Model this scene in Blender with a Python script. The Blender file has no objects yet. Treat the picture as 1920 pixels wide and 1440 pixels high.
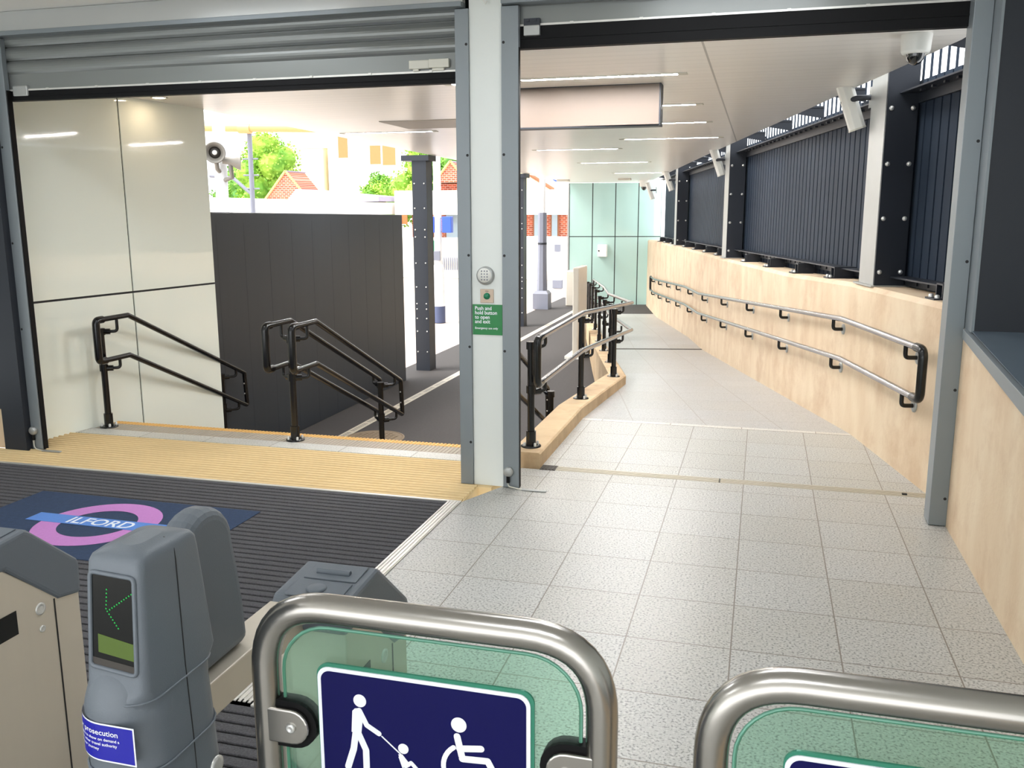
import bpy, math, random
from mathutils import Vector, Matrix
random.seed(7)
scene = bpy.context.scene
COL = scene.collection
PI = math.pi

# ------------------------------------------------------------------ helpers
def setp(o, label=None, cat=None, group=None, kind=None):
    if label: o['label'] = label
    if cat: o['category'] = cat
    if group: o['group'] = group
    if kind: o['kind'] = kind
    return o

class MB:
    """collects shapes (world coordinates) and links them as ONE mesh object"""
    def __init__(s): s.v = []; s.f = []; s.s = []
    def add(s, vs, fs, smooth=False):
        b = len(s.v); s.v += [tuple(v) for v in vs]
        for f in fs: s.f.append(tuple(i + b for i in f)); s.s.append(smooth)
        return s
    def box(s, x0, y0, z0, x1, y1, z1):
        vs = [(x0,y0,z0),(x1,y0,z0),(x1,y1,z0),(x0,y1,z0),(x0,y0,z1),(x1,y0,z1),(x1,y1,z1),(x0,y1,z1)]
        return s.add(vs, [(0,3,2,1),(4,5,6,7),(0,1,5,4),(1,2,6,5),(2,3,7,6),(3,0,4,7)])
    def obox(s, c, sx, sy, sz, m):
        vs = []
        for dz in (-.5, .5):
            for dx, dy in ((-.5,-.5),(.5,-.5),(.5,.5),(-.5,.5)):
                vs.append(Vector(c) + m @ Vector((dx*sx, dy*sy, dz*sz)))
        return s.add(vs, [(0,3,2,1),(4,5,6,7),(0,1,5,4),(1,2,6,5),(2,3,7,6),(3,0,4,7)])
    def prism(s, pts, vec):
        n = len(pts); vec = Vector(vec)
        vs = [Vector(p) for p in pts] + [Vector(p) + vec for p in pts]
        nrm = Vector((0,0,0))
        for i in range(n):
            a, b = vs[i], vs[(i+1) % n]; nrm += a.cross(b)
        fs = [tuple(range(n-1, -1, -1)), tuple(range(n, 2*n))]
        fs += [(i, (i+1) % n, (i+1) % n + n, i + n) for i in range(n)]
        if nrm.dot(vec) < 0: fs = [tuple(reversed(f)) for f in fs]
        return s.add(vs, fs)
    def quad(s, a, b, c, d): return s.add([a,b,c,d], [(0,1,2,3)])
    def tube(s, pts, r, n=12, closed=False, cap=True):
        pts = [Vector(p) for p in pts]
        m = len(pts)
        rs = r if isinstance(r, (list, tuple)) else [r]*m
        tan = []
        for i in range(m):
            a = pts[(i-1) % m] if (closed or i > 0) else pts[i]
            b = pts[(i+1) % m] if (closed or i < m-1) else pts[i]
            t = (pts[i]-a).normalized() + (b-pts[i]).normalized() if (closed or 0 < i < m-1) else (b-a)
            tan.append(t.normalized())
        up = Vector((0,0,1)) if abs(tan[0].z) < .9 else Vector((1,0,0))
        u = (up - tan[0]*up.dot(tan[0])).normalized()
        vs = []
        for i in range(m):
            u = (u - tan[i]*u.dot(tan[i])).normalized(); w = tan[i].cross(u)
            k = 1.0
            if closed or 0 < i < m-1:
                a = (pts[i]-pts[i-1]).normalized(); k = 1/max(.55, a.dot(tan[i]))
            for j in range(n):
                t = 2*PI*j/n
                # widen only in the bend plane is overkill: tubes are filleted
                vs.append(pts[i] + (u*math.cos(t) + w*math.sin(t))*rs[i])
        fs = []
        for i in range(m if closed else m-1):
            for j in range(n):
                a, b = i*n+j, i*n+(j+1) % n
                c, d = ((i+1) % m)*n+(j+1) % n, ((i+1) % m)*n+j
                fs.append((a, b, c, d))
        s.add(vs, fs, True)
        if cap and not closed:
            b0 = vs[:n]; b1 = vs[-n:]
            s.add(b0, [tuple(range(n-1, -1, -1))]); s.add(b1, [tuple(range(n))])
        return s
    def lathe(s, prof, c, m=None, n=20, smooth=True):
        m = m or Matrix.Identity(3); vs = []; fs = []
        for (r, z) in prof:
            for j in range(n):
                t = 2*PI*j/n
                vs.append(Vector(c) + m @ Vector((r*math.cos(t), r*math.sin(t), z)))
        k = len(prof)
        for i in range(k-1):
            for j in range(n):
                fs.append((i*n+j, i*n+(j+1) % n, (i+1)*n+(j+1) % n, (i+1)*n+j))
        s.add(vs, fs, smooth)
        s.add(vs[:n], [tuple(range(n-1, -1, -1))]); s.add(vs[-n:], [tuple(range(n))])
        return s
    def cyl(s, a, b, r, n=16): return s.tube([a, b], r, n)
    def text(s, txt, size, m4, depth=.0008, align='LEFT', lead=1.0, bold=.012):
        cu = bpy.data.curves.new('lettering', 'FONT'); cu.body = txt; cu.size = size
        cu.extrude = depth; cu.offset = size*bold; cu.align_x = align; cu.space_line = lead; cu.resolution_u = 3
        ob = bpy.data.objects.new('lettering', cu)
        me = bpy.data.meshes.new_from_object(ob)
        s.add([m4 @ v.co for v in me.vertices], [tuple(p.vertices) for p in me.polygons])
        bpy.data.objects.remove(ob); bpy.data.curves.remove(cu); bpy.data.meshes.remove(me)
        return s
    def build(s, name, mat, parent=None, bevel=0, seg=2, label=None, cat=None, group=None, kind=None):
        if parent is not None: org = world_loc(parent)
        else:
            xs, ys, zs = zip(*s.v)
            org = Vector(((min(xs)+max(xs))/2, (min(ys)+max(ys))/2, min(zs)))
        me = bpy.data.meshes.new(name)
        me.from_pydata([Vector(v)-org for v in s.v], [], s.f)
        me.polygons.foreach_set('use_smooth', s.s)
        me.materials.append(mat); me.update()
        o = bpy.data.objects.new(name, me); COL.objects.link(o)
        if parent is not None: o.parent = parent; WL[o.name] = org
        else: o.location = org; WL[o.name] = org
        if bevel:
            b = o.modifiers.new('bevel', 'BEVEL'); b.width = bevel; b.segments = seg
            b.limit_method = 'ANGLE'; b.angle_limit = math.radians(35)
        setp(o, label, cat, group, kind)
        return o
WL = {}
def world_loc(o): return WL[o.name]
def empty(name, loc, label, cat, group=None, kind=None):
    o = bpy.data.objects.new(name, None); COL.objects.link(o); o.location = loc
    o.empty_display_size = .1; WL[o.name] = Vector(loc)
    return setp(o, label, cat, group, kind)
def dup(root, loc, label, rotz=None):
    c = root.copy(); COL.objects.link(c); c.location = loc; c['label'] = label; WL[c.name] = Vector(loc)
    if rotz is not None: c.rotation_euler.z = rotz
    for ch in list(root.children):
        k = ch.copy(); COL.objects.link(k); k.parent = c
        for g in list(ch.children):
            q = g.copy(); COL.objects.link(q); q.parent = k
    return c
def fillet(pts, r, seg=5, closed=False):
    pts = [Vector(p) for p in pts]; m = len(pts); out = []
    for i in range(m):
        if not closed and i in (0, m-1): out.append(pts[i]); continue
        p, a, b = pts[i], pts[i-1], pts[(i+1) % m]
        rr = r[i] if isinstance(r, (list, tuple)) else r
        da, db = (a-p), (b-p); la, lb = da.length, db.length
        ang = da.angle(db)
        if rr <= 0 or ang > PI-.02: out.append(p); continue
        k = min(rr/math.tan(ang/2), la*.49, lb*.49)
        q0, q1 = p+da.normalized()*k, p+db.normalized()*k
        for j in range(seg+1):
            t = j/seg
            out.append(q0*(1-t)**2 + p*2*t*(1-t) + q1*t*t)
    return out
def rrect(x0, z0, x1, z1, r, seg=6):
    out = []
    for cx, cz, a0 in ((x1-r, z0+r, -PI/2), (x1-r, z1-r, 0), (x0+r, z1-r, PI/2), (x0+r, z0+r, PI)):
        for j in range(seg+1):
            a = a0 + PI/2*j/seg; out.append((cx+r*math.cos(a), cz+r*math.sin(a)))
    return out

# ------------------------------------------------------------------ materials
def lin(c):
    return tuple((x/255/12.92 if x/255 <= .04045 else ((x/255+.055)/1.055)**2.4) for x in c) + (1,)
def newmat(name):
    m = bpy.data.materials.new(name); m.use_nodes = True
    nt = m.node_tree; b = nt.nodes['Principled BSDF']
    return m, nt, b
def N(nt, t, **k):
    n = nt.nodes.new(t)
    for a, v in k.items(): setattr(n, a, v)
    return n
def mat(name, rgb, rough=.5, metal=0, var=.06, scale=6, stretch=(1,1,1), bump=0, bscale=80, coat=0, spec=None):
    m, nt, b = newmat(name)
    tc = N(nt, 'ShaderNodeTexCoord'); mp = N(nt, 'ShaderNodeMapping'); mp.inputs['Scale'].default_value = stretch
    nz = N(nt, 'ShaderNodeTexNoise'); nz.inputs['Scale'].default_value = scale; nz.inputs['Detail'].default_value = 5
    nt.links.new(tc.outputs['Object'], mp.inputs['Vector']); nt.links.new(mp.outputs['Vector'], nz.inputs['Vector'])
    mx = N(nt, 'ShaderNodeMix', data_type='RGBA'); c = lin(rgb)
    mx.inputs['A'].default_value = tuple(min(1, x*(1-var)) for x in c[:3]) + (1,)
    mx.inputs['B'].default_value = tuple(min(1, x*(1+var)) for x in c[:3]) + (1,)
    nt.links.new(nz.outputs['Fac'], mx.inputs['Factor']); nt.links.new(mx.outputs['Result'], b.inputs['Base Color'])
    b.inputs['Roughness'].default_value = rough; b.inputs['Metallic'].default_value = metal
    if coat: b.inputs['Coat Weight'].default_value = coat; b.inputs['Coat Roughness'].default_value = .05
    if spec is not None: b.inputs['Specular IOR Level'].default_value = spec
    if bump:
        n2 = N(nt, 'ShaderNodeTexNoise'); n2.inputs['Scale'].default_value = bscale; n2.inputs['Detail'].default_value = 3
        nt.links.new(tc.outputs['Object'], n2.inputs['Vector'])
        bp = N(nt, 'ShaderNodeBump'); bp.inputs['Strength'].default_value = bump; bp.inputs['Distance'].default_value = .01
        nt.links.new(n2.outputs['Fac'], bp.inputs['Height']); nt.links.new(bp.outputs['Normal'], b.inputs['Normal'])
    return m
def emis(name, rgb, strength):
    m, nt, b = newmat(name)
    b.inputs['Base Color'].default_value = lin(rgb); b.inputs['Emission Color'].default_value = lin(rgb)
    b.inputs['Emission Strength'].default_value = strength
    return m
def geo_xyz(nt, rot=0.0, off=(0,0)):
    g = N(nt, 'ShaderNodeNewGeometry'); mp = N(nt, 'ShaderNodeMapping'); mp.vector_type = 'POINT'
    mp.inputs['Rotation'].default_value = (0, 0, rot); mp.inputs['Location'].default_value = (off[0], off[1], 0)
    nt.links.new(g.outputs['Position'], mp.inputs['Vector']); return mp
def tile_mat(name, rgb, sx, sy, rot=0, off=(0,0), joint=.006, rough=.3, jrgb=(120,112,102), speck=.5):
    m, nt, b = newmat(name); L = nt.links.new
    mp = geo_xyz(nt, rot, off); sp = N(nt, 'ShaderNodeSeparateXYZ'); L(mp.outputs['Vector'], sp.inputs[0])
    def mth(op, a, bb=None):
        n = N(nt, 'ShaderNodeMath', operation=op)
        for i, x in enumerate((a, bb)):
            if x is None: continue
            if isinstance(x, (int, float)): n.inputs[i].default_value = x
            else: L(x, n.inputs[i])
        return n.outputs[0]
    gx = mth('DIVIDE', sp.outputs['X'], sx); gy = mth('DIVIDE', sp.outputs['Y'], sy)
    def edge(g, size):
        fr = mth('FRACT', g); a = mth('ABSOLUTE', mth('SUBTRACT', fr, .5))
        return mth('GREATER_THAN', a, .5 - joint/size/2)
    j = mth('MAXIMUM', edge(gx, sx), edge(gy, sy))
    cell = N(nt, 'ShaderNodeCombineXYZ'); L(mth('FLOOR', gx), cell.inputs[0]); L(mth('FLOOR', gy), cell.inputs[1])
    wn = N(nt, 'ShaderNodeTexWhiteNoise', noise_dimensions='3D'); L(cell.outputs[0], wn.inputs['Vector'])
    g = N(nt, 'ShaderNodeNewGeometry')
    n1 = N(nt, 'ShaderNodeTexNoise'); n1.inputs['Scale'].default_value = 95; n1.inputs['Detail'].default_value = 3
    L(g.outputs['Position'], n1.inputs['Vector'])
    cr = N(nt, 'ShaderNodeValToRGB'); e = cr.color_ramp.elements
    e[0].position = .39; e[0].color = (1-speck*1.1,)*3+(1,); e[1].position = .45; e[1].color = (.98,)*3+(1,)
    x = cr.color_ramp.elements.new(.58); x.color = (1.0,)*3+(1,)
    x = cr.color_ramp.elements.new(.66); x.color = (1+speck*.5,)*3+(1,)
    L(n1.outputs['Fac'], cr.inputs[0])
    n2 = N(nt, 'ShaderNodeTexNoise'); n2.inputs['Scale'].default_value = 2.2; n2.inputs['Detail'].default_value = 4
    L(g.outputs['Position'], n2.inputs['Vector'])
    base = N(nt, 'ShaderNodeMix', data_type='RGBA'); c = lin(rgb)
    base.inputs['A'].default_value = (c[0]*.90, c[1]*.88, c[2]*.83, 1); base.inputs['B'].default_value = (c[0]*1.05, c[1]*1.07, c[2]*1.1, 1)
    mixf = mth('ADD', mth('MULTIPLY', wn.outputs['Value'], .4), mth('MULTIPLY', n2.outputs['Fac'], .6)); L(mixf, base.inputs['Factor'])
    mul = N(nt, 'ShaderNodeMix', data_type='RGBA', blend_type='MULTIPLY'); mul.inputs['Factor'].default_value = 1
    L(base.outputs['Result'], mul.inputs['A']); L(cr.outputs['Color'], mul.inputs['B'])
    jm = N(nt, 'ShaderNodeMix', data_type='RGBA'); L(j, jm.inputs['Factor']); L(mul.outputs['Result'], jm.inputs['A']); jm.inputs['B'].default_value = lin(jrgb)
    L(jm.outputs['Result'], b.inputs['Base Color'])
    rr = mth('ADD', rough, mth('MULTIPLY', n2.outputs['Fac'], .12)); L(rr, b.inputs['Roughness'])
    bp = N(nt, 'ShaderNodeBump'); bp.inputs['Strength'].default_value = .3; bp.inputs['Distance'].default_value = .003
    L(mth('SUBTRACT', 1.0, j), bp.inputs['Height']); L(bp.outputs['Normal'], b.inputs['Normal'])
    return m
def concrete_mat(name, a, bcol, dark, rough=.7):
    m, nt, b = newmat(name); L = nt.links.new
    g = N(nt, 'ShaderNodeNewGeometry'); mp = N(nt, 'ShaderNodeMapping'); mp.inputs['Scale'].default_value = (3, 3, .9)
    L(g.outputs['Position'], mp.inputs['Vector'])
    n1 = N(nt, 'ShaderNodeTexNoise'); n1.inputs['Scale'].default_value = 1.6; n1.inputs['Detail'].default_value = 6; L(mp.outputs['Vector'], n1.inputs['Vector'])
    n2 = N(nt, 'ShaderNodeTexNoise'); n2.inputs['Scale'].default_value = 2.2; n2.inputs['Detail'].default_value = 8; n2.inputs['Roughness'].default_value = .65; L(g.outputs['Position'], n2.inputs['Vector'])
    m1 = N(nt, 'ShaderNodeMix', data_type='RGBA'); m1.inputs['A'].default_value = lin(a); m1.inputs['B'].default_value = lin(bcol)
    r1 = N(nt, 'ShaderNodeMapRange'); r1.inputs[1].default_value = .3; r1.inputs[2].default_value = .7
    L(n1.outputs['Fac'], r1.inputs[0]); L(r1.outputs[0], m1.inputs['Factor'])
    r2 = N(nt, 'ShaderNodeMapRange'); r2.inputs[1].default_value = .48; r2.inputs[2].default_value = .72; r2.inputs[4].default_value = .8
    L(n2.outputs['Fac'], r2.inputs[0])
    m2 = N(nt, 'ShaderNodeMix', data_type='RGBA'); L(r2.outputs[0], m2.inputs['Factor']); L(m1.outputs['Result'], m2.inputs['A']); m2.inputs['B'].default_value = lin(dark)
    L(m2.outputs['Result'], b.inputs['Base Color']); b.inputs['Roughness'].default_value = rough
    n3 = N(nt, 'ShaderNodeTexNoise'); n3.inputs['Scale'].default_value = 40; L(g.outputs['Position'], n3.inputs['Vector'])
    bp = N(nt, 'ShaderNodeBump'); bp.inputs['Strength'].default_value = .15; bp.inputs['Distance'].default_value = .01
    L(n3.outputs['Fac'], bp.inputs['Height']); L(bp.outputs['Normal'], b.inputs['Normal'])
    return m
def ceil_mat(name, rgb, groove_x=None):
    m, nt, b = newmat(name); L = nt.links.new
    g = N(nt, 'ShaderNodeNewGeometry'); sp = N(nt, 'ShaderNodeSeparateXYZ'); L(g.outputs['Position'], sp.inputs[0])
    def mth(op, a, bb=None):
        n = N(nt, 'ShaderNodeMath', operation=op)
        for i, x in enumerate((a, bb)):
            if x is None: continue
            if isinstance(x, (int, float)): n.inputs[i].default_value = x
            else: L(x, n.inputs[i])
        return n.outputs[0]
    fr = mth('FRACT', mth('DIVIDE', sp.outputs['Y'], .15))
    ln = mth('MULTIPLY', mth('LESS_THAN', fr, .05), .35)
    if groove_x is not None:
        gl = mth('LESS_THAN', mth('ABSOLUTE', mth('SUBTRACT', sp.outputs['X'], groove_x)), .007)
        ln = mth('MAXIMUM', ln, mth('MULTIPLY', gl, 1.0))
    mp = N(nt, 'ShaderNodeMapping'); mp.inputs['Scale'].default_value = (.5, 9, 1); L(g.outputs['Position'], mp.inputs['Vector'])
    nz = N(nt, 'ShaderNodeTexNoise'); nz.inputs['Scale'].default_value = 1.5; L(mp.outputs['Vector'], nz.inputs['Vector'])
    c = lin(rgb); base = N(nt, 'ShaderNodeMix', data_type='RGBA')
    base.inputs['A'].default_value = tuple(x*.94 for x in c[:3])+(1,); base.inputs['B'].default_value = tuple(min(1, x*1.04) for x in c[:3])+(1,)
    L(nz.outputs['Fac'], base.inputs['Factor'])
    mx = N(nt, 'ShaderNodeMix', data_type='RGBA'); L(ln, mx.inputs['Factor']); L(base.outputs['Result'], mx.inputs['A']); mx.inputs['B'].default_value = tuple(x*.45 for x in c[:3])+(1,)
    L(mx.outputs['Result'], b.inputs['Base Color']); b.inputs['Roughness'].default_value = .3; b.inputs['Specular IOR Level'].default_value = .75
    return m
def brick_mat(name, a=(190,95,65), bb=(150,70,50), mortar=(200,180,165), scale=1.0, rotx=PI/2):
    m, nt, b = newmat(name); L = nt.links.new
    g = N(nt, 'ShaderNodeNewGeometry'); mp = N(nt, 'ShaderNodeMapping'); mp.inputs['Rotation'].default_value = (rotx, 0, 0)
    L(g.outputs['Position'], mp.inputs['Vector'])
    br = N(nt, 'ShaderNodeTexBrick'); br.inputs['Color1'].default_value = lin(a); br.inputs['Color2'].default_value = lin(bb); br.inputs['Mortar'].default_value = lin(mortar)
    br.inputs['Scale'].default_value = scale; br.inputs['Mortar Size'].default_value = .02; br.inputs['Brick Width'].default_value = .5; br.inputs['Row Height'].default_value = .2
    L(mp.outputs['Vector'], br.inputs['Vector']); L(br.outputs['Color'], b.inputs['Base Color']); b.inputs['Roughness'].default_value = .85
    return m
def leaf_mat(name, a, bb):
    m, nt, b = newmat(name); L = nt.links.new
    g = N(nt, 'ShaderNodeNewGeometry'); nz = N(nt, 'ShaderNodeTexNoise'); nz.inputs['Scale'].default_value = 1.2; nz.inputs['Detail'].default_value = 6
    L(g.outputs['Position'], nz.inputs['Vector'])
    mx = N(nt, 'ShaderNodeMix', data_type='RGBA'); mx.inputs['A'].default_value = lin(a); mx.inputs['B'].default_value = lin(bb)
    r = N(nt, 'ShaderNodeMapRange'); r.inputs[1].default_value = .35; r.inputs[2].default_value = .65
    L(nz.outputs['Fac'], r.inputs[0]); L(r.outputs[0], mx.inputs['Factor']); L(mx.outputs['Result'], b.inputs['Base Color'])
    b.inputs['Roughness'].default_value = .7
    return m
def glass_mat(name, rgb, alpha_mix, rough=.02):
    """thin tinted glass: tinted transparency with a mirror-like Fresnel layer"""
    m = bpy.data.materials.new(name); m.use_nodes = True; nt = m.node_tree; L = nt.links.new
    nt.nodes.remove(nt.nodes['Principled BSDF']); out = nt.nodes['Material Output']
    tr = N(nt, 'ShaderNodeBsdfTransparent'); tr.inputs['Color'].default_value = lin(rgb)
    gl = N(nt, 'ShaderNodeBsdfGlossy'); gl.inputs['Roughness'].default_value = rough
    df = N(nt, 'ShaderNodeBsdfDiffuse'); df.inputs['Color'].default_value = lin(rgb)
    nz = N(nt, 'ShaderNodeTexNoise'); nz.inputs['Scale'].default_value = 3
    mr = N(nt, 'ShaderNodeMapRange'); mr.inputs[3].default_value = alpha_mix*.7; mr.inputs[4].default_value = alpha_mix*1.3; L(nz.outputs['Fac'], mr.inputs[0])
    m0 = N(nt, 'ShaderNodeMixShader'); L(mr.outputs[0], m0.inputs[0]); L(tr.outputs[0], m0.inputs[1]); L(df.outputs[0], m0.inputs[2])
    fr = N(nt, 'ShaderNodeFresnel'); fr.inputs['IOR'].default_value = 1.45
    mx = N(nt, 'ShaderNodeMixShader'); L(fr.outputs[0], mx.inputs[0]); L(m0.outputs[0], mx.inputs[1]); L(gl.outputs[0], mx.inputs[2])
    L(mx.outputs[0], out.inputs['Surface'])
    return m

ANG = math.atan2(.212, .977)          # the ramp turns this far to the left of the hall
M = {
 'floor': tile_mat('terrazzo_hall', (182,181,177), .448, .448, 0, (.05, -4.13+.448*20)),
 'landing': tile_mat('terrazzo_landing', (182,182,178), .448, .43, 0, (.05, -7.70+.43*30)),
 'ramp': tile_mat('terrazzo_ramp', (172,172,171), .62, .62, -ANG, (.6, .1), rough=.3, speck=.35, jrgb=(135,128,120)),
 'strip': tile_mat('terrazzo_strip', (205,203,197), .6, 2.0, 0, (.1, .3), speck=.3),
 'concrete': concrete_mat('beige_concrete', (212,187,156), (225,206,178), (194,162,130)),
 'kerb': concrete_mat('kerb_concrete', (192,164,128), (206,182,146), (150,122,92)),
 'asphalt': mat('asphalt', (58,55,55), .85, var=.35, scale=35, bump=.6, bscale=160),
 'sunlit_ground': mat('sunlit_pale_ground', (196,182,172), .8, var=.08, scale=3),
 'ceiling': ceil_mat('canopy_soffit', (246,243,238), -.41),
 'hallceil': mat('hall_ceiling', (242,241,236), .6, var=.02),
 'canopy_edge': mat('canopy_edge', (38,41,46), .5),
 'glassL': mat('painted_glass_cream', (234,240,231), .04, var=.015, scale=1.5, coat=.5),
 'glassF': mat('painted_glass_mint', (180,212,206), .04, var=.02, scale=1.2, coat=.5),
 'joint': mat('joint_black', (18,18,19), .6),
 'navy': mat('dark_steel', (43,47,55), .42, .25, var=.12, scale=3),
 'navyclad': mat('slate_cladding', (44,53,66), .55, .0, var=.10, scale=2, stretch=(1,1,.2), spec=.08),
 'darkwall': mat('dark_panel', (44,50,57), .42, .1, var=.08, scale=4, stretch=(3,3,.2)),
 'galv': mat('galvanised', (172,174,172), .4, .6, var=.08),
 'frame': mat('grey_coated_metal', (132,139,143), .42, .3, var=.03),
 'shutter': mat('shutter_metal', (128,131,129), .33, .35, var=.05, scale=3, stretch=(.3,3,3)),
 'fascia': mat('satin_metal', (190,192,190), .28, .35, var=.05, scale=2),
 'rubber': mat('black_rubber', (9,9,11), .6, spec=.2),
 'column': mat('white_cladding', (222,226,222), .35, var=.015),
 'white': mat('white_plastic', (228,228,222), .4, var=.02),
 'offwhite': mat('off_white_plastic', (206,204,192), .45, var=.03),
 'black': mat('black_gloss', (7,7,9), .22, var=.2),
 'rail': mat('steel_rail', (150,148,150), .22, .85, var=.05),
 'bolt': mat('zinc_bolt', (215,215,212), .3, .6),
 'stainless': mat('brushed_stainless', (178,174,168), .26, 1, var=.06, scale=5, stretch=(1,1,.15)),
 'cabinet': mat('stainless_cabinet', (206,197,182), .5, .45, var=.05, scale=3, stretch=(6,6,.4)),
 'lid': mat('grey_moulding', (98,105,113), .5, var=.04, bump=.12, bscale=500),
 'pod': mat('grey_reader_housing', (102,109,117), .42, var=.05, bump=.1, bscale=500),
 'screen': mat('screen_glass', (6,8,8), .12, spec=.3),
 'led': emis('green_led', (20,150,60), .35),
 'lcd': emis('lcd_strip', (70,92,14), .06),
 'label': mat('blue_label', (28,28,160), .35),
 'signnavy': mat('navy_sign', (7,7,76), .4, var=.03, spec=.2),
 'signwhite': mat('sign_white', (240,242,250), .4, var=.01),
 'gateglass': glass_mat('green_gate_glass', (222,245,234), .04),
 'gateedge': mat('green_glass_edge', (52,128,104), .15),
 'paneedge': mat('glass_edge', (120,178,156), .15),
 'gwindow': mat('pale_window_glass', (150,172,186), .1),
 'green': mat('green_sign', (20,125,60), .35),
 'greenbtn': mat('green_button', (16,120,84), .25),
 'plate': mat('button_plate', (176,158,140), .35, .5),
 'mat': mat('charcoal_pile', (92,91,95), .95, var=.6, scale=110, bump=1.0, bscale=300),
 'matgroove': mat('mat_groove', (24,24,26), .9),
 'matblue': mat('navy_pile', (42,62,92), .95, var=.3, scale=40, bump=.6, bscale=300),
 'matpurple': mat('purple_pile', (196,132,200), .95, var=.08, scale=60, bump=.5, bscale=300),
 'matbar': mat('blue_pile', (92,138,212), .95, var=.06, scale=60, bump=.5, bscale=300),
 'matwhite': mat('white_pile', (225,232,240), .95, var=.03),
 'alu': mat('aluminium_trim', (214,212,206), .35, .5, var=.04),
 'tactile': mat('buff_tactile', (224,198,150), .7, var=.10, scale=3, stretch=(1,4,1)),
 'nosing': mat('grooved_nosing', (176,166,152), .7, var=.08),
 'yellow': mat('yellow_nosing', (226,180,104), .6, var=.06),
 'threshold': mat('threshold_metal', (186,178,162), .5, .2, var=.08),
 'castiron': mat('cast_iron', (70,66,62), .6, .4),
 'manhole': mat('manhole_cover', (128,112,92), .7, .2, var=.2, scale=30),
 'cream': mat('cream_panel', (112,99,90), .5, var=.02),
 'hatch': mat('hatch_grey', (190,183,173), .5),
 'strip_light': emis('strip_light', (252,250,248), 140),
 'added_hall_light': emis('added_hall_light', (246,250,255), 12),
 'downlight': emis('downlight', (255,226,190), 38),
 'silltop': mat('sill_top', (84,95,106), .45),
 'panelnavy': mat('navy_wall_panel', (26,31,40), .45, var=.06),
 'slotcover': None,
 'dome': mat('dome_glass', (14,14,16), .05, coat=.8),
 'totem': mat('totem_metal', (206,200,188), .4, .2),
 'polewhite': mat('pole_white', (232,232,234), .5),
 'polegrey': mat('pole_grey', (116,120,134), .5),
 'poledark': mat('pole_base_blue', (70,80,112), .5),
 'horn': mat('horn_grey', (128,124,116), .45),
 'horncore': mat('horn_core', (40,36,32), .5),
 'bwhite': mat('render_white', (240,238,232), .7),
 'bcream': mat('render_cream', (240,226,186), .7),
 'brick': brick_mat('red_brick', scale=2.0),
 'orangewin': mat('orange_window', (206,120,72), .4),
 'brownwood': mat('brown_timber', (140,92,62), .6),
 'slate': mat('slate_roof', (156,150,170), .7),
 'bluesign': mat('blue_sign', (50,88,200), .4),
 'yellowsign': mat('yellow_sign', (214,190,40), .4),
 'gantry': mat('gantry_brown', (206,158,104), .5),
 'leafA': leaf_mat('leaf_bright', (96,150,40), (160,196,70)),
 'leafB': leaf_mat('leaf_deep', (60,120,36), (122,172,56)),
 'bark': mat('bark', (110,90,70), .9),
 'purple': mat('purple_line', (150,70,180), .5),
}
def slot_mat():
    m, nt, b = newmat('slotted_cover'); L = nt.links.new
    g = N(nt,'ShaderNodeNewGeometry'); sp_ = N(nt,'ShaderNodeSeparateXYZ'); L(g.outputs['Position'], sp_.inputs[0])
    def mth(op, a, bb):
        n = N(nt,'ShaderNodeMath',operation=op)
        for i, x in enumerate((a,bb)):
            if isinstance(x,(int,float)): n.inputs[i].default_value = x
            else: L(x, n.inputs[i])
        return n.outputs[0]
    fr = mth('FRACT', mth('DIVIDE', sp_.outputs['Y'], .055), 0); a = mth('LESS_THAN', fr, .4)
    c = mth('LESS_THAN', mth('ABSOLUTE', mth('ADD', sp_.outputs['X'], 4.825), 0), .03)
    gap = mth('LESS_THAN', mth('FRACT', mth('DIVIDE', sp_.outputs['Y'], .5), 0), .86)
    k = mth('MULTIPLY', mth('MULTIPLY', a, c), gap)
    mx = N(nt,'ShaderNodeMix',data_type='RGBA'); L(k, mx.inputs['Factor']); mx.inputs['A'].default_value = lin((186,178,162)); mx.inputs['B'].default_value = lin((70,64,58))
    L(mx.outputs['Result'], b.inputs['Base Color']); b.inputs['Roughness'].default_value = .5
    return m
M['slotcover'] = slot_mat()

# ------------------------------------------------------------------ survey of the place
P0 = Vector((1.118, 6.163)); D = Vector((-.212, .977)).normalized(); NR = Vector((D.y, -D.x))
RP = [(9.6, -.53), (11.3, -.56), (17.0, -.86), (18.7, -.875), (60, -.875)]
ZP = -.875
def st(s, t): q = P0 + D*s + NR*t; return q.x, q.y
def zramp_st(s, t):
    sb = 1.614 - .217*t
    pts = [(sb, 0)] + RP
    if s <= sb: return 0.0
    for (a, za), (b, zb) in zip(pts, pts[1:]):
        if s <= b: return za + (zb-za)*(s-a)/(b-a)
    return ZP
def to_st(x, y):
    v = Vector((x, y)) - P0; return v.dot(D), v.dot(NR)
def zramp(x, y): return zramp_st(*to_st(x, y))
def W(s, t, z): x, y = st(s, t); return Vector((x, y, z))
RZ = Matrix.Rotation(ANG, 3, 'Z')     # local x = NR, y = D
def zc(y): return 2.80 - .0145*(y-7.8)
WT = [(-.01,1.25),(1.9,1.235),(4,1.16),(8,1.106),(14,1.055),(20.3,.964)]
def wtop(s):
    if s <= 0: return 1.25
    for (a, za), (b, zb) in zip(WT, WT[1:]):
        if s <= b: return za+(zb-za)*(s-a)/(b-a)
    return .96

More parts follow.
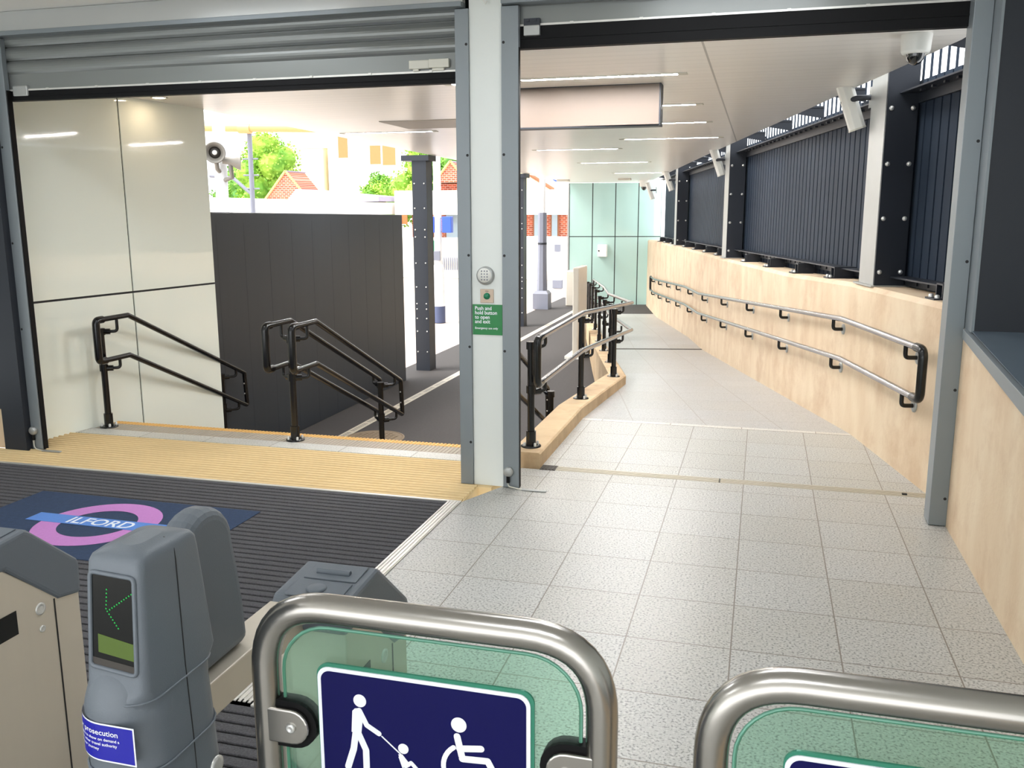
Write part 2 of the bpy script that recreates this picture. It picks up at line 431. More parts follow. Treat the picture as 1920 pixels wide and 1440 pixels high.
# ------------------------------------------------------------------ floors
MB().prism([(-1.784,2.78,-.15),(-1.2,2.78,-.15),(-1.2,-4,-.15),(1.118,-4,-.15),(1.118,6.10,-.15),(-1.612,6.10,-.15),(-1.612,5.66,-.15),(-1.784,5.26,-.15)], (0,0,.15)).build('floor', M['floor'], kind='structure')
MB().prism([(-1.48,6.20,-.15),(1.11,6.20,-.15),(.786,7.70,-.15),(-1.48,7.70,-.15)], (0,0,.15)).build('floor_landing', M['landing'], kind='structure')
m = MB()
def ramp_row(s_of_t, zf):
    return [W(s_of_t(t), t, zf(s_of_t(t), t)) for t in (0, -.55, -1.1, -1.65)]
rows = []
rows.append([Vector((.770,7.77,0)), Vector((.05,7.77,0)), Vector((-.7,7.77,0)), Vector((-1.48,7.77,0))])
kn = W(4.72, -1.65, 0)
for s in (5.2, 9.6, 11.3, 17.0, 17.8): rows.append([W(s, t, zramp_st(s, t)) for t in (0, -.55, -1.1, -1.65)])
vs = [p for r in rows for p in r]; fs = []
for i in range(len(rows)-1):
    for j in range(3): a = i*4+j; fs.append((a, a+4, a+5, a+1))
fs = [tuple(reversed(f)) for f in fs]
m.add(vs, fs); m.add([v-Vector((0,0,.12)) for v in vs], [tuple(reversed(f)) for f in fs])
m.build('floor_ramp', M['ramp'], kind='structure')
# pale joint strips across the ramp
MB().prism([(-1.48,7.70,-.1),(.786,7.70,-.1),(.770,7.77,-.1),(-1.48,7.77,-.1)], (0,0,.101)).build('floor_strip', M['strip'], kind='structure')
m = MB(); a, b = W(9.58,0,-.528+.003), W(9.58,-1.65,-.528+.003); c, d = W(9.66,-1.65,-.53), W(9.66,0,-.53)
m.prism([a+Vector((0,0,-.02)), b+Vector((0,0,-.02)), c+Vector((0,0,-.017)), d+Vector((0,0,-.017))], (0,0,.022)).build('floor_strip', M['castiron'], kind='structure')
# platform: dark asphalt under the canopy, sunlight painted in as pale colour beyond
MB().prism([(-5.9,6.9,ZP-.2),(-1.76,6.9,ZP-.2),(-1.76,11,ZP-.2),(*st(18,-1.85),ZP-.2),(*st(17.8,-1.6),ZP-.2),(*st(17.8,.1),ZP-.2),(*st(20.6,.1),ZP-.2),(-5.9,27.5,ZP-.2)], (0,0,.2)).build('floor_platform', M['asphalt'], kind='structure')
MB().prism([(-60,6,ZP-.25),(-5.9,6,ZP-.25),(-5.9,27.5,ZP-.25),(6,27.5,ZP-.25),(6,90,ZP-.25),(-60,90,ZP-.25)], (0,0,.235)).build('ground', M['sunlit_ground'], kind='structure')

# ------------------------------------------------------------------ concrete walls, kerb
poly = [(0, .0), (19.9, 0)]
m = MB(); SS = [-.02, 1.9, 4, 8, 14, 19.95]
vs = []
for s in SS:
    zt = wtop(s)
    vs += [W(s,0,-1.2), W(s,0,zt-.035), W(s,.03,zt), W(s,.42,zt), W(s,.42,-1.2)]
fs = []
for i in range(len(SS)-1):
    for j in range(4): a = i*5+j; fs.append((a, a+1, a+6, a+5))
fs += [(0,4,3,2,1), tuple(range((len(SS)-1)*5, len(SS)*5))]
m.add(vs, fs).build('wall_right', M['concrete'], kind='structure')
m = MB(); m.prism([(1.118,-4,-.2),(1.118,6.163,-.2),(1.118,6.163,1.25),(1.118,5.46,1.125),(1.118,4.27,.985),(1.118,-4,.0)], (.4,0,0)).build('wall_near', M['concrete'], kind='structure')
m = MB(); m.prism([(1.10,5.50,1.127),(1.10,5.50,1.180),(1.10,4.276,1.063),(1.10,-3.5,.32),(1.10,-3.5,.24),(1.10,4.246,.984)], (1.2,0,0)).build('trim_1', M['frame'], kind='structure', bevel=.003)
m = MB(); m.prism([(1.125,5.39,1.178),(1.125,4.276,1.070),(1.125,-3.5,.33),(1.125,-3.5,.335),(1.125,4.276,1.075),(1.125,5.39,1.183)], (1.16,0,0)).build('trim_2', M['silltop'], kind='structure')
MB().box(1.135,5.39,1.17,2.3,5.60,3.23).build('wall_return', M['panelnavy'], kind='structure')
MB().box(1.120,5.385,1.175,1.134,5.60,3.23).build('trim_3', M['frame'], kind='structure')
# kerb beside the ramp with its solid side wall
m = MB()
def kz(x, y): return zramp(x, y) + .112
path_in = [(-1.48,6.13),(-1.48,7.74),(-1.48,10.42)] ; path_out = [(-1.70,6.13),(-1.70,7.74),(-1.70,10.48)]
for s in (9.6, 11.3, 17.0, 17.7):
    path_in.append(st(s,-1.65)); path_out.append(st(s,-1.87))
# bring the bend to where both lines cross
vs = []
for (xi, yi), (xo, yo) in zip(path_in, path_out):
    z = kz(xi, yi)
    vs += [(xi,yi,-1.1),(xi,yi,z-.012),(xi*.99+xo*.01-.01,yi,z),(xo,yo,z),(xo,yo,-1.1)]
n = len(path_in); fs = []
for i in range(n-1):
    for j in range(4): a = i*5+j; fs.append((a, a+5, a+6, a+1))
fs += [(0,1,2,3,4), tuple(range(n*5-1, n*5-6, -1))]
m.add(vs, fs).build('ramp_kerb', M['kerb'], label='low beige concrete kerb edging the ramp under the posts', cat='kerb')
# retaining wall below the hall floor beside the stairs
MB().box(-1.752,6.2,-1.1,-1.702,7.7,.0).build('wall_stair_side', M['kerb'], kind='structure')

# drain threshold across the landing entrance
t = empty('threshold_channel', (-.2,6.15,0), 'long pale metal threshold strip across the grey tiled floor', 'floor strip')
for x0, x1 in ((-1.36,-.215),(-.205,1.105)):
    m = MB(); m.box(x0,6.10,-.1,x1,6.20,.002)
    for k in range(3): m.box(x0,6.112+.03*k,.002,x1,6.128+.03*k,.005)
    m.build('channel_section', M['threshold'], t)
m = MB(); m.box(-1.475,6.09,-.1,-1.362,6.21,.003)
for k in range(4): m.box(-1.46+.025*k,6.10,.003,-1.448+.025*k,6.20,.006)
m.build('gully_grate', M['castiron'], label='small dark square gully grate at the foot of the kerb', cat='drain cover')
MB().box(.955,6.115,.004,.985,6.14,.012).build('stone_chip', M['joint'], label='tiny black scrap lying on the pale threshold strip', cat='litter')

# ------------------------------------------------------------------ entrance mat
t = empty('entrance_mat', (-4,3,0), 'large charcoal ribbed entrance mat with a silver edge', 'mat')
m = MB(); y = .2
while y < 5.225:
    m.box(-7.2, y, -.012, -1.878 if y > 2.7 else -1.22, min(y+.046,5.238), .0); y += .0595
m.build('pile_ribs', M['mat'], t, bevel=.004)
MB().box(-7.2,.2,-.03,-1.878,5.24,-.010).box(-1.878,.2,-.03,-1.22,2.74,-.010).build('backing', M['matgroove'], t)
m = MB(); m.box(-7.2,5.243,-.03,-1.79,5.266,.004); m.box(-1.876,2.75,-.03,-1.79,5.243,.003); m.box(-1.876,2.75,-.03,-1.2,2.78,.003)
for k in range(4): m.box(-1.872+.021*k,2.76,.003,-1.860+.021*k,5.24,.0065)
m.build('edge_trim', M['alu'], t)
pp = MB().box(-4.56,3.80,.0005,-2.93,4.745,.004).build('printed_panel', M['matblue'], t)
m = MB(); cx, cy, R0, R1 = -3.755, 4.295, .365, .225; vs = []; fs = []
for k in range(48):
    a = 2*PI*k/48
    for r in (R1, R0): vs.append((cx+r*math.cos(a), cy+r*math.sin(a), .0062))
for k in range(48): a = 2*k; b = (2*k+2) % 96; fs.append((a, a+1, b+1, b))
m.add(vs, fs).build('purple_ring', M['matpurple'], pp, label='purple ring printed on the navy panel')
MB().box(-4.235,4.245,.006,-3.275,4.375,.0078).build('blue_bar', M['matbar'], pp, label='pale blue bar across the purple ring')
m = MB(); m.text('ILFORD', .135, Matrix.Translation((-3.74,4.262,.0085)), .0003, 'CENTER'); m.build('lettering', M['matwhite'], pp, label='white lettering ILFORD')
MB().box(-7.2,-4,-.15,-1.2,.2,0).build('floor_hall_left', M['floor'], kind='structure')

# ------------------------------------------------------------------ tactile paving, steps
m = MB(); m.box(-7.2,5.266,-.15,-1.784,5.60,-.004); m.box(-5.57,5.60,-.15,-1.69,6.17,-.004)
y = 5.285
while y < 6.15:
    x1 = -1.79 if y < 5.62 else -1.70
    m.tube([(-7.2 if y < 5.58 else -5.565,y,-.008),(x1,y,-.008)], .0165, 10); y += .0525
m.build('floor_tactile', M['tactile'], kind='structure')
MB().box(-5.53,6.17,-.15,-1.70,6.335,.0).build('floor_band', M['strip'], kind='structure')
m = MB(); TR = .36; RS = .175
def wx(yy): return -5.605+(yy-5.72)*.1506+.014
for k in range(5):
    y0 = 6.335 if k == 0 else 6.607+TR*(k-1)
    z1 = -RS*k
    ye = 6.607+TR*k
    m.prism([(wx(y0),y0,ZP),(-1.756,y0,ZP),(-1.756,ye,ZP),(wx(ye),ye,ZP)], (0,0,z1-.004-ZP))
sx = m.build('stairs', M['nosing'], label='flight of shallow grey steps descending to the dark platform', cat='stairs')
for k in range(5):
    ye = 6.607+TR*k; z1 = -RS*k
    g = MB(); x = wx(ye)+.004
    while x < -1.77: g.box(x,ye-.27 if k == 0 else ye-.25,z1-.004,x+.022,ye-.078,z1); x += .032
    g.build('grooved_tread', M['nosing'], sx)
    g = MB(); g.box(wx(ye),ye-.075,z1-.03,-1.757,ye,z1-.003); x = wx(ye)+.004
    while x < -1.77: g.box(x,ye-.075,z1-.003,x+.02,ye+.002,z1+.002); x += .032
    g.build('yellow_nosing', M['yellow'], sx, label='ribbed yellow step nosing')

# drain line and manhole on the platform
m = MB(); m.box(-4.885,8.6,ZP-.05,-4.765,26,ZP+.004); m.build('slot_drain', M['slotcover'], label='long pale slotted drain channel running across the dark platform', cat='drain')
m = MB(); m.lathe([(.36,0),(.36,.004),(.33,.008),(.33,.006)], (-4.42,9.78,ZP), n=36)
for i in range(-5,6):
    for j in range(-5,6):
        if (i*i+j*j) < 24: m.box(-4.42+i*.058-.018,9.78+j*.058-.018,ZP+.006,-4.42+i*.058+.018,9.78+j*.058+.018,ZP+.010)
m.build('manhole_cover', M['manhole'], label='round brown manhole cover on the platform beyond the steps', cat='manhole cover')

# ------------------------------------------------------------------ glass clad walls
a0, a1 = Vector((-5.605,5.72,0)), Vector((-5.270,7.945,0)); dv = (a1-a0).normalized(); nv = Vector((dv.y,-dv.x,0))
t = MB().prism([a0-nv*.25+Vector((0,0,ZP)), a1-nv*.25+Vector((0,0,ZP)), a1-nv*.012+Vector((0,0,ZP)), a0-nv*.012+Vector((0,0,ZP))], (0,0,3.72)).build('wall_left', M['joint'], kind='structure')
Lw = (a1-a0).length; cut = (Vector((-5.425,6.91,0))-a0).length
for u0, u1 in ((.0, cut-.008), (cut+.008, Lw)):
    for z0, z1 in ((ZP, 1.112), (1.130, 2.84)):
        p, q = a0+dv*u0, a0+dv*u1
        MB().prism([p+Vector((0,0,z0)), q+Vector((0,0,z0)), q-nv*.011+Vector((0,0,z0)), p-nv*.011+Vector((0,0,z0))], (0,0,z1-z0)).build('glass_panel', M['glassL'], t)
# far mint wall at the foot of the ramp
b0, b1 = Vector((-5.30,25.42,0)), Vector((-2.79,25.98,0)); du = (b1-b0).normalized(); nu = Vector((du.y,-du.x,0))
t = MB().prism([b0-nu*.25+Vector((0,0,ZP)), b1-nu*.25+Vector((0,0,ZP)), b1-nu*.012+Vector((0,0,ZP)), b0-nu*.012+Vector((0,0,ZP))], (0,0,3.41)).build('wall_far', M['joint'], kind='structure')
Lf = (b1-b0).length
for k in range(4):
    for z0, z1 in ((ZP, 1.04), (1.062, 2.535)):
        p, q = b0+du*(Lf*k/4+(.012 if k else 0)), b0+du*(Lf*(k+1)/4-.012)
        MB().prism([p+Vector((0,0,z0)), q+Vector((0,0,z0)), q-nu*.011+Vector((0,0,z0)), p-nu*.011+Vector((0,0,z0))], (0,0,z1-z0)).build('glass_panel', M['glassF'], t)
MB().box(-5.36,25.40,ZP,-5.315,25.66,2.53).build('trim_4', M['galv'], kind='structure')
# white box on the far wall
t = empty('wall_box', (-4.36,25.45,.49), 'small white box on the mint glass wall at the ramp foot', 'box')
MB().box(-4.49,25.45,.49,-4.24,25.63,.83).build('casing', M['white'], t, bevel=.012)
MB().cyl((-4.46,25.452,.66),(-4.46,25.44,.66),.022).build('lock', M['joint'], t)

# dark wall on the platform
m = MB(); X0, X1 = -5.75, -5.452
m.prism([(X0,7.9,ZP),(X1,7.9,ZP),(X1,13.36,ZP),(X0,13.36,ZP)], (0,0,2.6))
for v in range(4,8):
    x, y, z = m.v[v]; m.v[v] = (x, y, 1.825 if y < 10 else 1.752)
t = m.build('wall_platform', M['darkwall'], kind='structure', bevel=.01)
m = MB()
for k in range(10): m.box(X1-.001,8.3+k*.52,ZP+.02,X1+.0008,8.302+k*.52,1.70)
m.build('panel_joints', M['navy'], t)

# ------------------------------------------------------------------ canopy
def cz(x, y, dz=0): return (x, y, zc(y)+dz)
OUT = [(-5.66,5.80),(1.115,5.80),st(0,-.04),st(10,-.06),st(19.6,-.03),(-2.75,25.7),(-5.32,25.45),(-5.31,8.0)]
m = MB(); n = len(OUT); vs = [cz(x,y) for x,y in OUT]+[cz(x,y,.04) for x,y in OUT]
# planar soffit: only depends on y, so one polygon is flat
fs = [tuple(range(n-1,-1,-1)), tuple(range(n,2*n))]+[(i,(i+1)%n,(i+1)%n+n,i+n) for i in range(n)]
m.add(vs, fs).build('ceiling', M['ceiling'], kind='structure')
m = MB(); vs = [cz(x,y,.045) for x,y in OUT]+[cz(x,y,.40) for x,y in OUT]
vs = [(min(x, 1.115)-(.45 if i in (1,2,3,4,5) else 0),y,z) for i, (x,y,z) in enumerate([cz(x,y,.045) for x,y in OUT])]; vs = vs + [(x,y,z+.35) for x,y,z in vs]
m.add(vs, fs).build('roof_canopy', M['canopy_edge'], kind='structure')
# strip lights
def strip_light(x0, x1, y, label):
    z = zc(y); t = empty('strip_light', ((x0+x1)/2,y,z), label, 'ceiling light', 'linear lights in the canopy ceiling')
    m = MB(); m.box(x0-.07,y-.045,z-.006,x1+.07,y-.032,z+.002); m.box(x0-.07,y+.032,z-.006,x1+.07,y+.045,z+.002)
    m.box(x0-.07,y-.032,z-.006,x0,y+.032,z+.002); m.box(x1,y-.032,z-.006,x1+.07,y+.032,z+.002)
    m.build('frame', M['offwhite'], t)
    MB().box(x0,y-.03,z-.0028,x1,y+.03,z+.001).build('diffuser', M['strip_light'], t)
SL = [(-1.84,-.66,6.98,'slim ceiling light nearest the shutters, before the cream hanging panel'),
      (-1.84,-.66,8.79,'slim ceiling light just behind the cream hanging panel, mostly hidden by it'),
      (-1.84,-.66,10.35,'second slim ceiling light behind the cream hanging panel, half hidden by its lower edge'),
      (-1.82,-.62,12.23,'first fully visible slim ceiling light below the cream hanging panel'),
      (-3.38,-2.15,13.74,'dim slim ceiling light beside the white pillar, beyond the four near the cladding'),
      (-3.32,-2.10,16.92,'thin ceiling light halfway down the ramp canopy'),
      (-3.28,-2.24,20.65,'farthest thin ceiling light, close to the mint wall'),
      (-5.02,-3.90,10.56,'slim ceiling light above the dark platform wall, by the canopy edge'),
      (-2.42,-1.95,7.05,'ceiling light peeping under the shutter beside the white pillar')]
for a in SL: strip_light(*a)
for x_, y_, l_ in ((-5.16,7.12,'small round downlight in the canopy ceiling beside the cream glass wall'),):
    t = empty('downlight', (x_,y_,zc(y_)), l_, 'ceiling light')
    MB().lathe([(.075,.002),(.075,-.006),(.055,-.006),(.055,.0)], (x_,y_,zc(y_)), n=24).build('ring', M['offwhite'], t)
    MB().lathe([(.054,-.003),(.054,-.001)], (x_,y_,zc(y_)), n=20).build('lamp', M['downlight'], t)
# hanging cream panel
t = empty('hanging_sign', (-1.6,7.43,2.8), 'blank cream sign panel with dark rim hung under the canopy ceiling', 'sign')
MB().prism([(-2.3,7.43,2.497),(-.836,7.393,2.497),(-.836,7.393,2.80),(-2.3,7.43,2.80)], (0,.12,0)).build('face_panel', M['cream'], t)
m = MB(); m.box(-2.32,7.415,2.485,-.826,7.56,2.497); m.box(-.836,7.388,2.485,-.824,7.56,2.806); m.box(-2.32,7.40,2.80,-.826,7.56,2.812)
m.build('rim', M['navy'], t)
# flush hatch
z = zc(9.8); m = MB(); m.prism([(-4.08,9.40,zc(9.4)-.006),(-2.25,9.40,zc(9.4)-.006),(-2.25,10.2,zc(10.2)-.006),(-4.05,10.2,zc(10.2)-.006)], (0,0,.008)).build('ceiling_hatch', M['hatch'], label='grey rectangular hatch panel flush in the canopy ceiling', cat='hatch')
# small ceiling fittings far down
for i, (x, y, l) in enumerate(((-5.1,23.6,'small cream ceiling fitting by the left end of the mint wall'),(-3.45,23.3,'small grey ceiling fitting above the middle of the mint wall'))):
    MB().box(x-.16,y-.1,zc(y)-.045,x+.16,y+.1,zc(y)+.001).build('ceiling_fitting', M['offwhite'], label=l, cat='ceiling fitting', bevel=.01)

# ------------------------------------------------------------------ slate cladding and steel frame over the right wall
m = MB(); prof = []; s = .05
while s < 18.45:
    prof += [(s,.30),(s+.122,.30),(s+.124,.345),(s+.144,.345),(s+.146,.30)]; s += .148
vs = []; 
for (s_, t_) in prof: vs += [W(s_,t_,1.02 if s_ < 9 else .93), W(s_,t_,2.80-.008*max(0,s_))]
fs = [(2*i,2*i+2,2*i+3,2*i+1) for i in range(len(prof)-1)]
m.add(vs, fs)
vs2 = [v+Vector((NR.x*.06,NR.y*.06,0)) for v in (vs[0],vs[1],vs[-1],vs[-2])]
m.add(vs2, [(0,1,2,3)])
s = .05
while s < 18.45:
    m.obox(W(s+.135,.32,3.3),.014,.016,1.15,RZ); s += .148
rail_top = [W(.05,.31,3.86), W(18.4,.31,3.86), W(18.4,.35,3.86), W(.05,.35,3.86)]; m.prism(rail_top, (0,0,.05))
m.build('slate_cladding', M['navyclad'], label='tall slate grey ribbed cladding above the beige ramp wall', cat='cladding')
def rail_piece(s0, s1, z0, z1, t0, t1, b):
    b.prism([W(s0,t0,z0(s0)), W(s1,t0,z0(s1)), W(s1,t1,z0(s1)), W(s0,t1,z0(s0))], (0,0,z1))
lab = {'b':['near lower','second lower','third lower','far lower'], 't':['near upper','second upper','third upper','far upper']}
seg = [(.05,1.44,'nearest bay, beside the grey shutter guide'),(1.80,7.92,'bay between the nearest two navy posts'),(8.28,13.95,'bay between the second and third navy posts'),(14.33,18.35,'last short bay before the mint wall')]
for s0, s1, nm in seg:
    m = MB(); zb = lambda s: 1.325-.0125*max(0,s)
    rail_piece(s0,s1,zb,.012,.16,.30,m); rail_piece(s0,s1,lambda s: zb(s)-.06,.06,.275,.295,m)
    k = s0+.1
    while k < s1-.05: m.obox(W(k,.27,zb(k)-.03),.012,.03,.03,RZ); k += .208
    m.build('lower_rail', M['navy'], label='dark steel rail along the cladding foot, '+nm, cat='rail', group='cladding rails')
    m = MB(); zt = lambda s: 2.70-.008*max(0,s)
    rail_piece(s0,s1,zt,.012,.13,.30,m); rail_piece(s0,s1,lambda s: zt(s)-.07,.075,.27,.295,m)
    k = s0+.1
    while k < s1-.05: m.obox(W(k,.2,zt(k)-.008),.03,.03,.016,RZ); k += .208
    m.build('upper_rail', M['navy'], label='dark steel rail high on the cladding, '+nm, cat='rail', group='cladding rails')
posts = [(1.44,'nearest navy steel post with bolts on the beige wall top'),(7.92,'second navy steel post with bolts on the beige wall top'),(13.95,'farthest navy steel post with bolts on the beige wall top')]
for s, nm in posts:
    zb, ztp = wtop(s)-.002, zc(st(s,0)[1])+.2
    t = empty('canopy_post', W(s+.15,.15,zb), nm, 'post', 'steel posts on the ramp wall')
    m = MB(); m.obox(W(s+.006,.155,(zb+ztp)/2),.23,.012,ztp-zb,RZ)
    m.build('bolted_plate', M['navy'], t)
    m = MB(); m.obox(W(s+.19,.045,(zb+ztp)/2),.012,.34,ztp-zb,RZ); m.obox(W(s+.19,.262,(zb+ztp)/2),.012,.34,ztp-zb,RZ); m.obox(W(s+.36,.155,(zb+ztp)/2),.23,.012,ztp-zb,RZ)
    m.build('flange', M['galv'], t, label='bare galvanised side of the post')
    m = MB(); m.obox(W(s+.18,.155,zb+.006),.30,.44,.012,RZ); m.build('foot_plate', M['galv'], t)
    for i in range(4):
        for tt in (.075,.235):
            c = W(s,tt,zb+.115+i*.41); MB().lathe([(.018,0),(.018,.008),(.010,.014),(.003,.016)], c, RZ @ Matrix.Rotation(PI/2,3,'X'), 10).build('bolt', M['bolt'], t)
ft = [0.35, 2.75, 4.05, 5.35, 6.75, 9.0, 10.2, 11.5, 12.9, 15.1, 16.4, 17.7]
fl = ['nearest black wall-top foot bracket, just past the grey shutter guide','first black foot bracket beyond the nearest navy post','second black foot bracket beyond the nearest navy post','third black foot bracket beyond the nearest navy post','fourth black foot bracket, just before the second navy post',
 'first black foot bracket beyond the second navy post','second black foot bracket beyond the second navy post','third black foot bracket beyond the second navy post','fourth black foot bracket, just before the third navy post','first black foot bracket beyond the third navy post','second black foot bracket beyond the third navy post','last black foot bracket at the far end of the cladding']
for s, l in zip(ft, fl):
    zb = wtop(s)
    t = empty('foot_bracket', W(s,.2,zb), l, 'bracket', 'cladding foot brackets')
    m = MB(); m.obox(W(s,.15,zb+.006),.22,.15,.012,RZ); m.obox(W(s+.05,.20,zb+.055),.20,.012,.10,RZ); m.obox(W(s-.05,.20,zb+.055),.20,.012,.10,RZ); m.obox(W(s,.20,zb+.10),.20,.11,.012,RZ)
    m.build('channel', M['navy'], t)
    for ds in (-.05,.05): m = MB().lathe([(.016,0),(.016,.018),(.008,.022)], W(s+ds,.07,zb+.012), n=8); m.build('bolt', M['bolt'], t)
    # matching bracket at the canopy edge
    z2 = zc(st(s,0)[1])
    m = MB(); m.prism([W(s-.05,-.03,z2+.03), W(s-.05,.27,z2-.02), W(s-.05,.27,z2+.10), W(s-.05,-.03,z2+.12)], (D.x*.012,D.y*.012,0)); m.obox(W(s,.12,z2+.09),.30,.13,.012,RZ)
    m.obox(W(s+.02,.24,z2+.03),.10,.05,.03,RZ)
    m.build('edge_bracket', M['navy'], label='dark canopy edge bracket above the '+l.replace('black ','').replace('wall-top ','').split(',')[0], cat='bracket', group='canopy edge brackets')

# column loudspeakers
def speaker(s, t_, z, L, l):
    c = W(s,t_,z); t = empty('column_loudspeaker', c, l, 'loudspeaker', 'column loudspeakers under the canopy edge')
    ax = Vector((-.33,-.03,.94)).normalized()       # leans back towards the ramp
    yv = Vector((.10,-1,.0)); yv = (yv-ax*yv.dot(ax)).normalized(); xv = yv.cross(ax)
    R = Matrix((xv,yv,ax)).transposed()
    sec = [(-.062,-.05),(.062,-.05),(.062,.02),(.03,.055),(-.03,.055),(-.062,.02)]
    m = MB(); m.prism([c+R@Vector((x,y,-L/2)) for x,y in sec], ax*L); m.build('cabinet', M['white'], t, bevel=.006)
    m = MB()
    for e in (-1,1): m.prism([c+R@Vector((x*1.03,y*1.03,e*L/2-.006)) for x,y in sec], ax*.012)
    m.build('end_cap', M['offwhite'], t)
    q = W(s-.12,.045,z+.02)
    m = MB(); m.tube([c+R@Vector((.05,-.02,.02)), q+Vector((-.1,.02,0)), q], .022, 10); m.build('swivel_arm', M['navy'], t)
    m = MB(); m.obox(q,.012,.07,.16,RZ); m.build('wall_plate', M['galv'], t)
speaker(1.95,-.085,2.685,.45,'nearest white column loudspeaker, tilted, beside the nearest navy post')
speaker(8.45,-.055,2.54,.44,'second white column loudspeaker, tilted, beside the second navy post')
speaker(14.5,-.09,2.42,.42,'third white column loudspeaker, tilted, beside the third navy post')
speaker(18.6,-.10,2.28,.44,'smallest white column loudspeaker, hanging in front of the mint wall')
# dome cameras
def dome(x, y, r, l):
    z = zc(y); t = empty('dome_camera', (x,y,z), l, 'camera', 'dome cameras on the canopy ceiling')
    MB().lathe([(r,.001),(r,-.01),(r*.93,-r*1.05),(r*.86,-r*1.22),(r*.6,-r*1.25)], (x,y,z), n=28).build('housing', M['white'], t)
    pr = [(r*.60*math.cos(a), -r*1.25-r*.72*math.sin(a)) for a in [PI/2*k/8 for k in range(9)]]
    MB().lathe(pr, (x,y,z), n=24).build('dome', M['dome'], t, label='dark glass dome')
dome(.80,5.93,.086,'large white dome camera hanging near the shutter on the right')
dome(-3.12,24.6,.13,'small white dome camera in front of the mint wall')

# ------------------------------------------------------------------ pillars, guides, shutters
MB().box(-1.823,5.635,0,-1.612,5.90,3.23).build('pillar', M['column'], kind='structure', bevel=.003)
def guide(x0, x1, y0, l, screws, z1=3.06, side=None, dep=.045):
    t = empty('shutter_guide', ((x0+x1)/2,y0,0), l, 'shutter guide', 'vertical shutter guides')
    MB().box(x0,y0,0.004,x1,y0+dep,z1).build('channel', M['frame'], t, bevel=.003)
    if side: MB().box(*side).build('brush_seal', M['rubber'], t)
    for x, z in screws:
        MB().cyl((x,y0-.001,z),(x,y0+.002,z),.009,10).build('screw_hole', M['joint'], t)
guide(-1.912,-1.823,5.62,'grey shutter guide on the left side of the white pillar',[(-1.838,z) for z in (.30,.95,1.55,2.18,2.85)])
guide(-1.612,-1.502,5.62,'grey shutter guide on the right side of the white pillar',[(-1.597,z) for z in (.93,1.55,2.18,2.85)], side=(-1.504,5.625,.004,-1.500,5.66,2.82))
guide(1.022,1.118,5.552,'grey shutter guide against the beige wall by the dark panel',[(1.10,z) for z in (.17,.82,1.55,2.2)], dep=.16)
guide(-5.455,-5.362,5.62,'grey shutter guide beside the cream glass wall',[(-5.44,z) for z in (.95,1.6,2.3)], side=(-5.364,5.63,.004,-5.352,5.67,2.7))
MB().box(-5.66,5.56,0,-5.455,5.78,3.23).build('pillar_left', M['navy'], kind='structure')
def shutter(x0, x1, zb, hb, l, slatz):
    y = 5.70; t = empty('roller_shutter', ((x0+x1)/2,y,zb), l, 'roller shutter', 'rolled up shutters')
    m = MB(); m.box(x0,y-.03,zb,x1,y+.03,zb+hb)
    m.box(x0,y-.036,zb+hb*.42,x1,y+.036,zb+hb*.50)
    m.build('rubber_seal', M['rubber'], t)
    m = MB(); m.box(x0,y-.034,zb+hb,x1,y+.02,zb+hb+.012)
    k = x0+.35
    while k < x1-.2: m.box(k,y-.04,zb+hb+.002,k+.02,y-.03,zb+hb+.014); k += .42
    m.build('bottom_rail', M['alu'], t)
    m = MB(); z = zb+hb+.012; top = 3.16
    m.box(x0,y-.022,z,x1,y+.0,slatz); z = slatz; pts = []
    while z < top:
        for q in range(7):
            a = q/6; pts.append((y-.020-.020*math.sin(PI*a)**.7, z+.088*a))
        pts += [(y-.004,z+.0885),(y-.004,z+.0945)]
        z += .0955
    vs = []
    for (yy, zz) in pts: vs += [(x0,yy,zz),(x1,yy,zz)]
    m.add(vs, [(2*i,2*i+1,2*i+3,2*i+2) for i in range(len(pts)-1)])
    m.build('slat_curtain', M['shutter'], t)
    return t
t = shutter(-5.39,-1.90,2.63,.068,'left roller shutter raised above the steps, four slats showing',2.815)
m = MB(); m.box(-5.33,5.655,2.66,-5.20,5.70,2.735); m.build('lock_bracket', M['galv'], t, bevel=.008)
m = MB(); m.box(-2.235,5.652,2.722,-2.10,5.678,2.775); m.box(-2.10,5.650,2.724,-1.965,5.678,2.778); m.box(-2.21,5.655,2.707,-2.17,5.675,2.722); m.box(-2.08,5.655,2.707,-2.0,5.675,2.724)
m.build('sensor_box', M['offwhite'], t, bevel=.004)
t = shutter(-1.54,1.05,2.815,.13,'right roller shutter raised over the ramp entrance, black edge showing',3.06)
m = MB(); m.box(-1.475,5.64,2.885,-1.375,5.68,2.945); m.build('lock_bracket', M['galv'], t, bevel=.004)
m = MB(); m.box(-1.475,5.645,2.945,-1.375,5.685,2.985); m.box(-1.455,5.64,2.965,-1.44,5.648,2.98); m.box(-1.41,5.64,2.965,-1.395,5.648,2.98); m.build('sensor_box', M['navy'], t)
for x0, x1, l in ((-5.66,-1.853,'satin metal shutter box above the left opening'),(-1.60,1.118,'satin metal shutter box above the ramp opening')):
    t = empty('shutter_box', ((x0+x1)/2,5.7,3.05), l, 'shutter box')
    MB().box(x0,5.60,3.095,x1,5.66,3.23).build('fascia', M['fascia'], t, bevel=.002)
    MB().box(x0,5.57,3.065,x1,5.665,3.095).build('lip', M['frame'], t, bevel=.003)
    MB().box(x0,5.665,3.15,x1,5.79,3.23).build('housing', M['joint'], t)
MB().prism([(-8,-4,3.232),(2.3,-4,3.232),(2.3,5.80,3.232),(-8,5.80,3.232)], (0,0,.25)).build('ceiling_hall', M['hallceil'], kind='structure')
MB().prism([(-8.2,-4.2,-.15),(-8,-4.2,-.15),(-8,5.76,-.15),(-8.2,5.76,-.15)], (0,0,3.4)).build('wall_hall_left', M['column'], kind='structure')
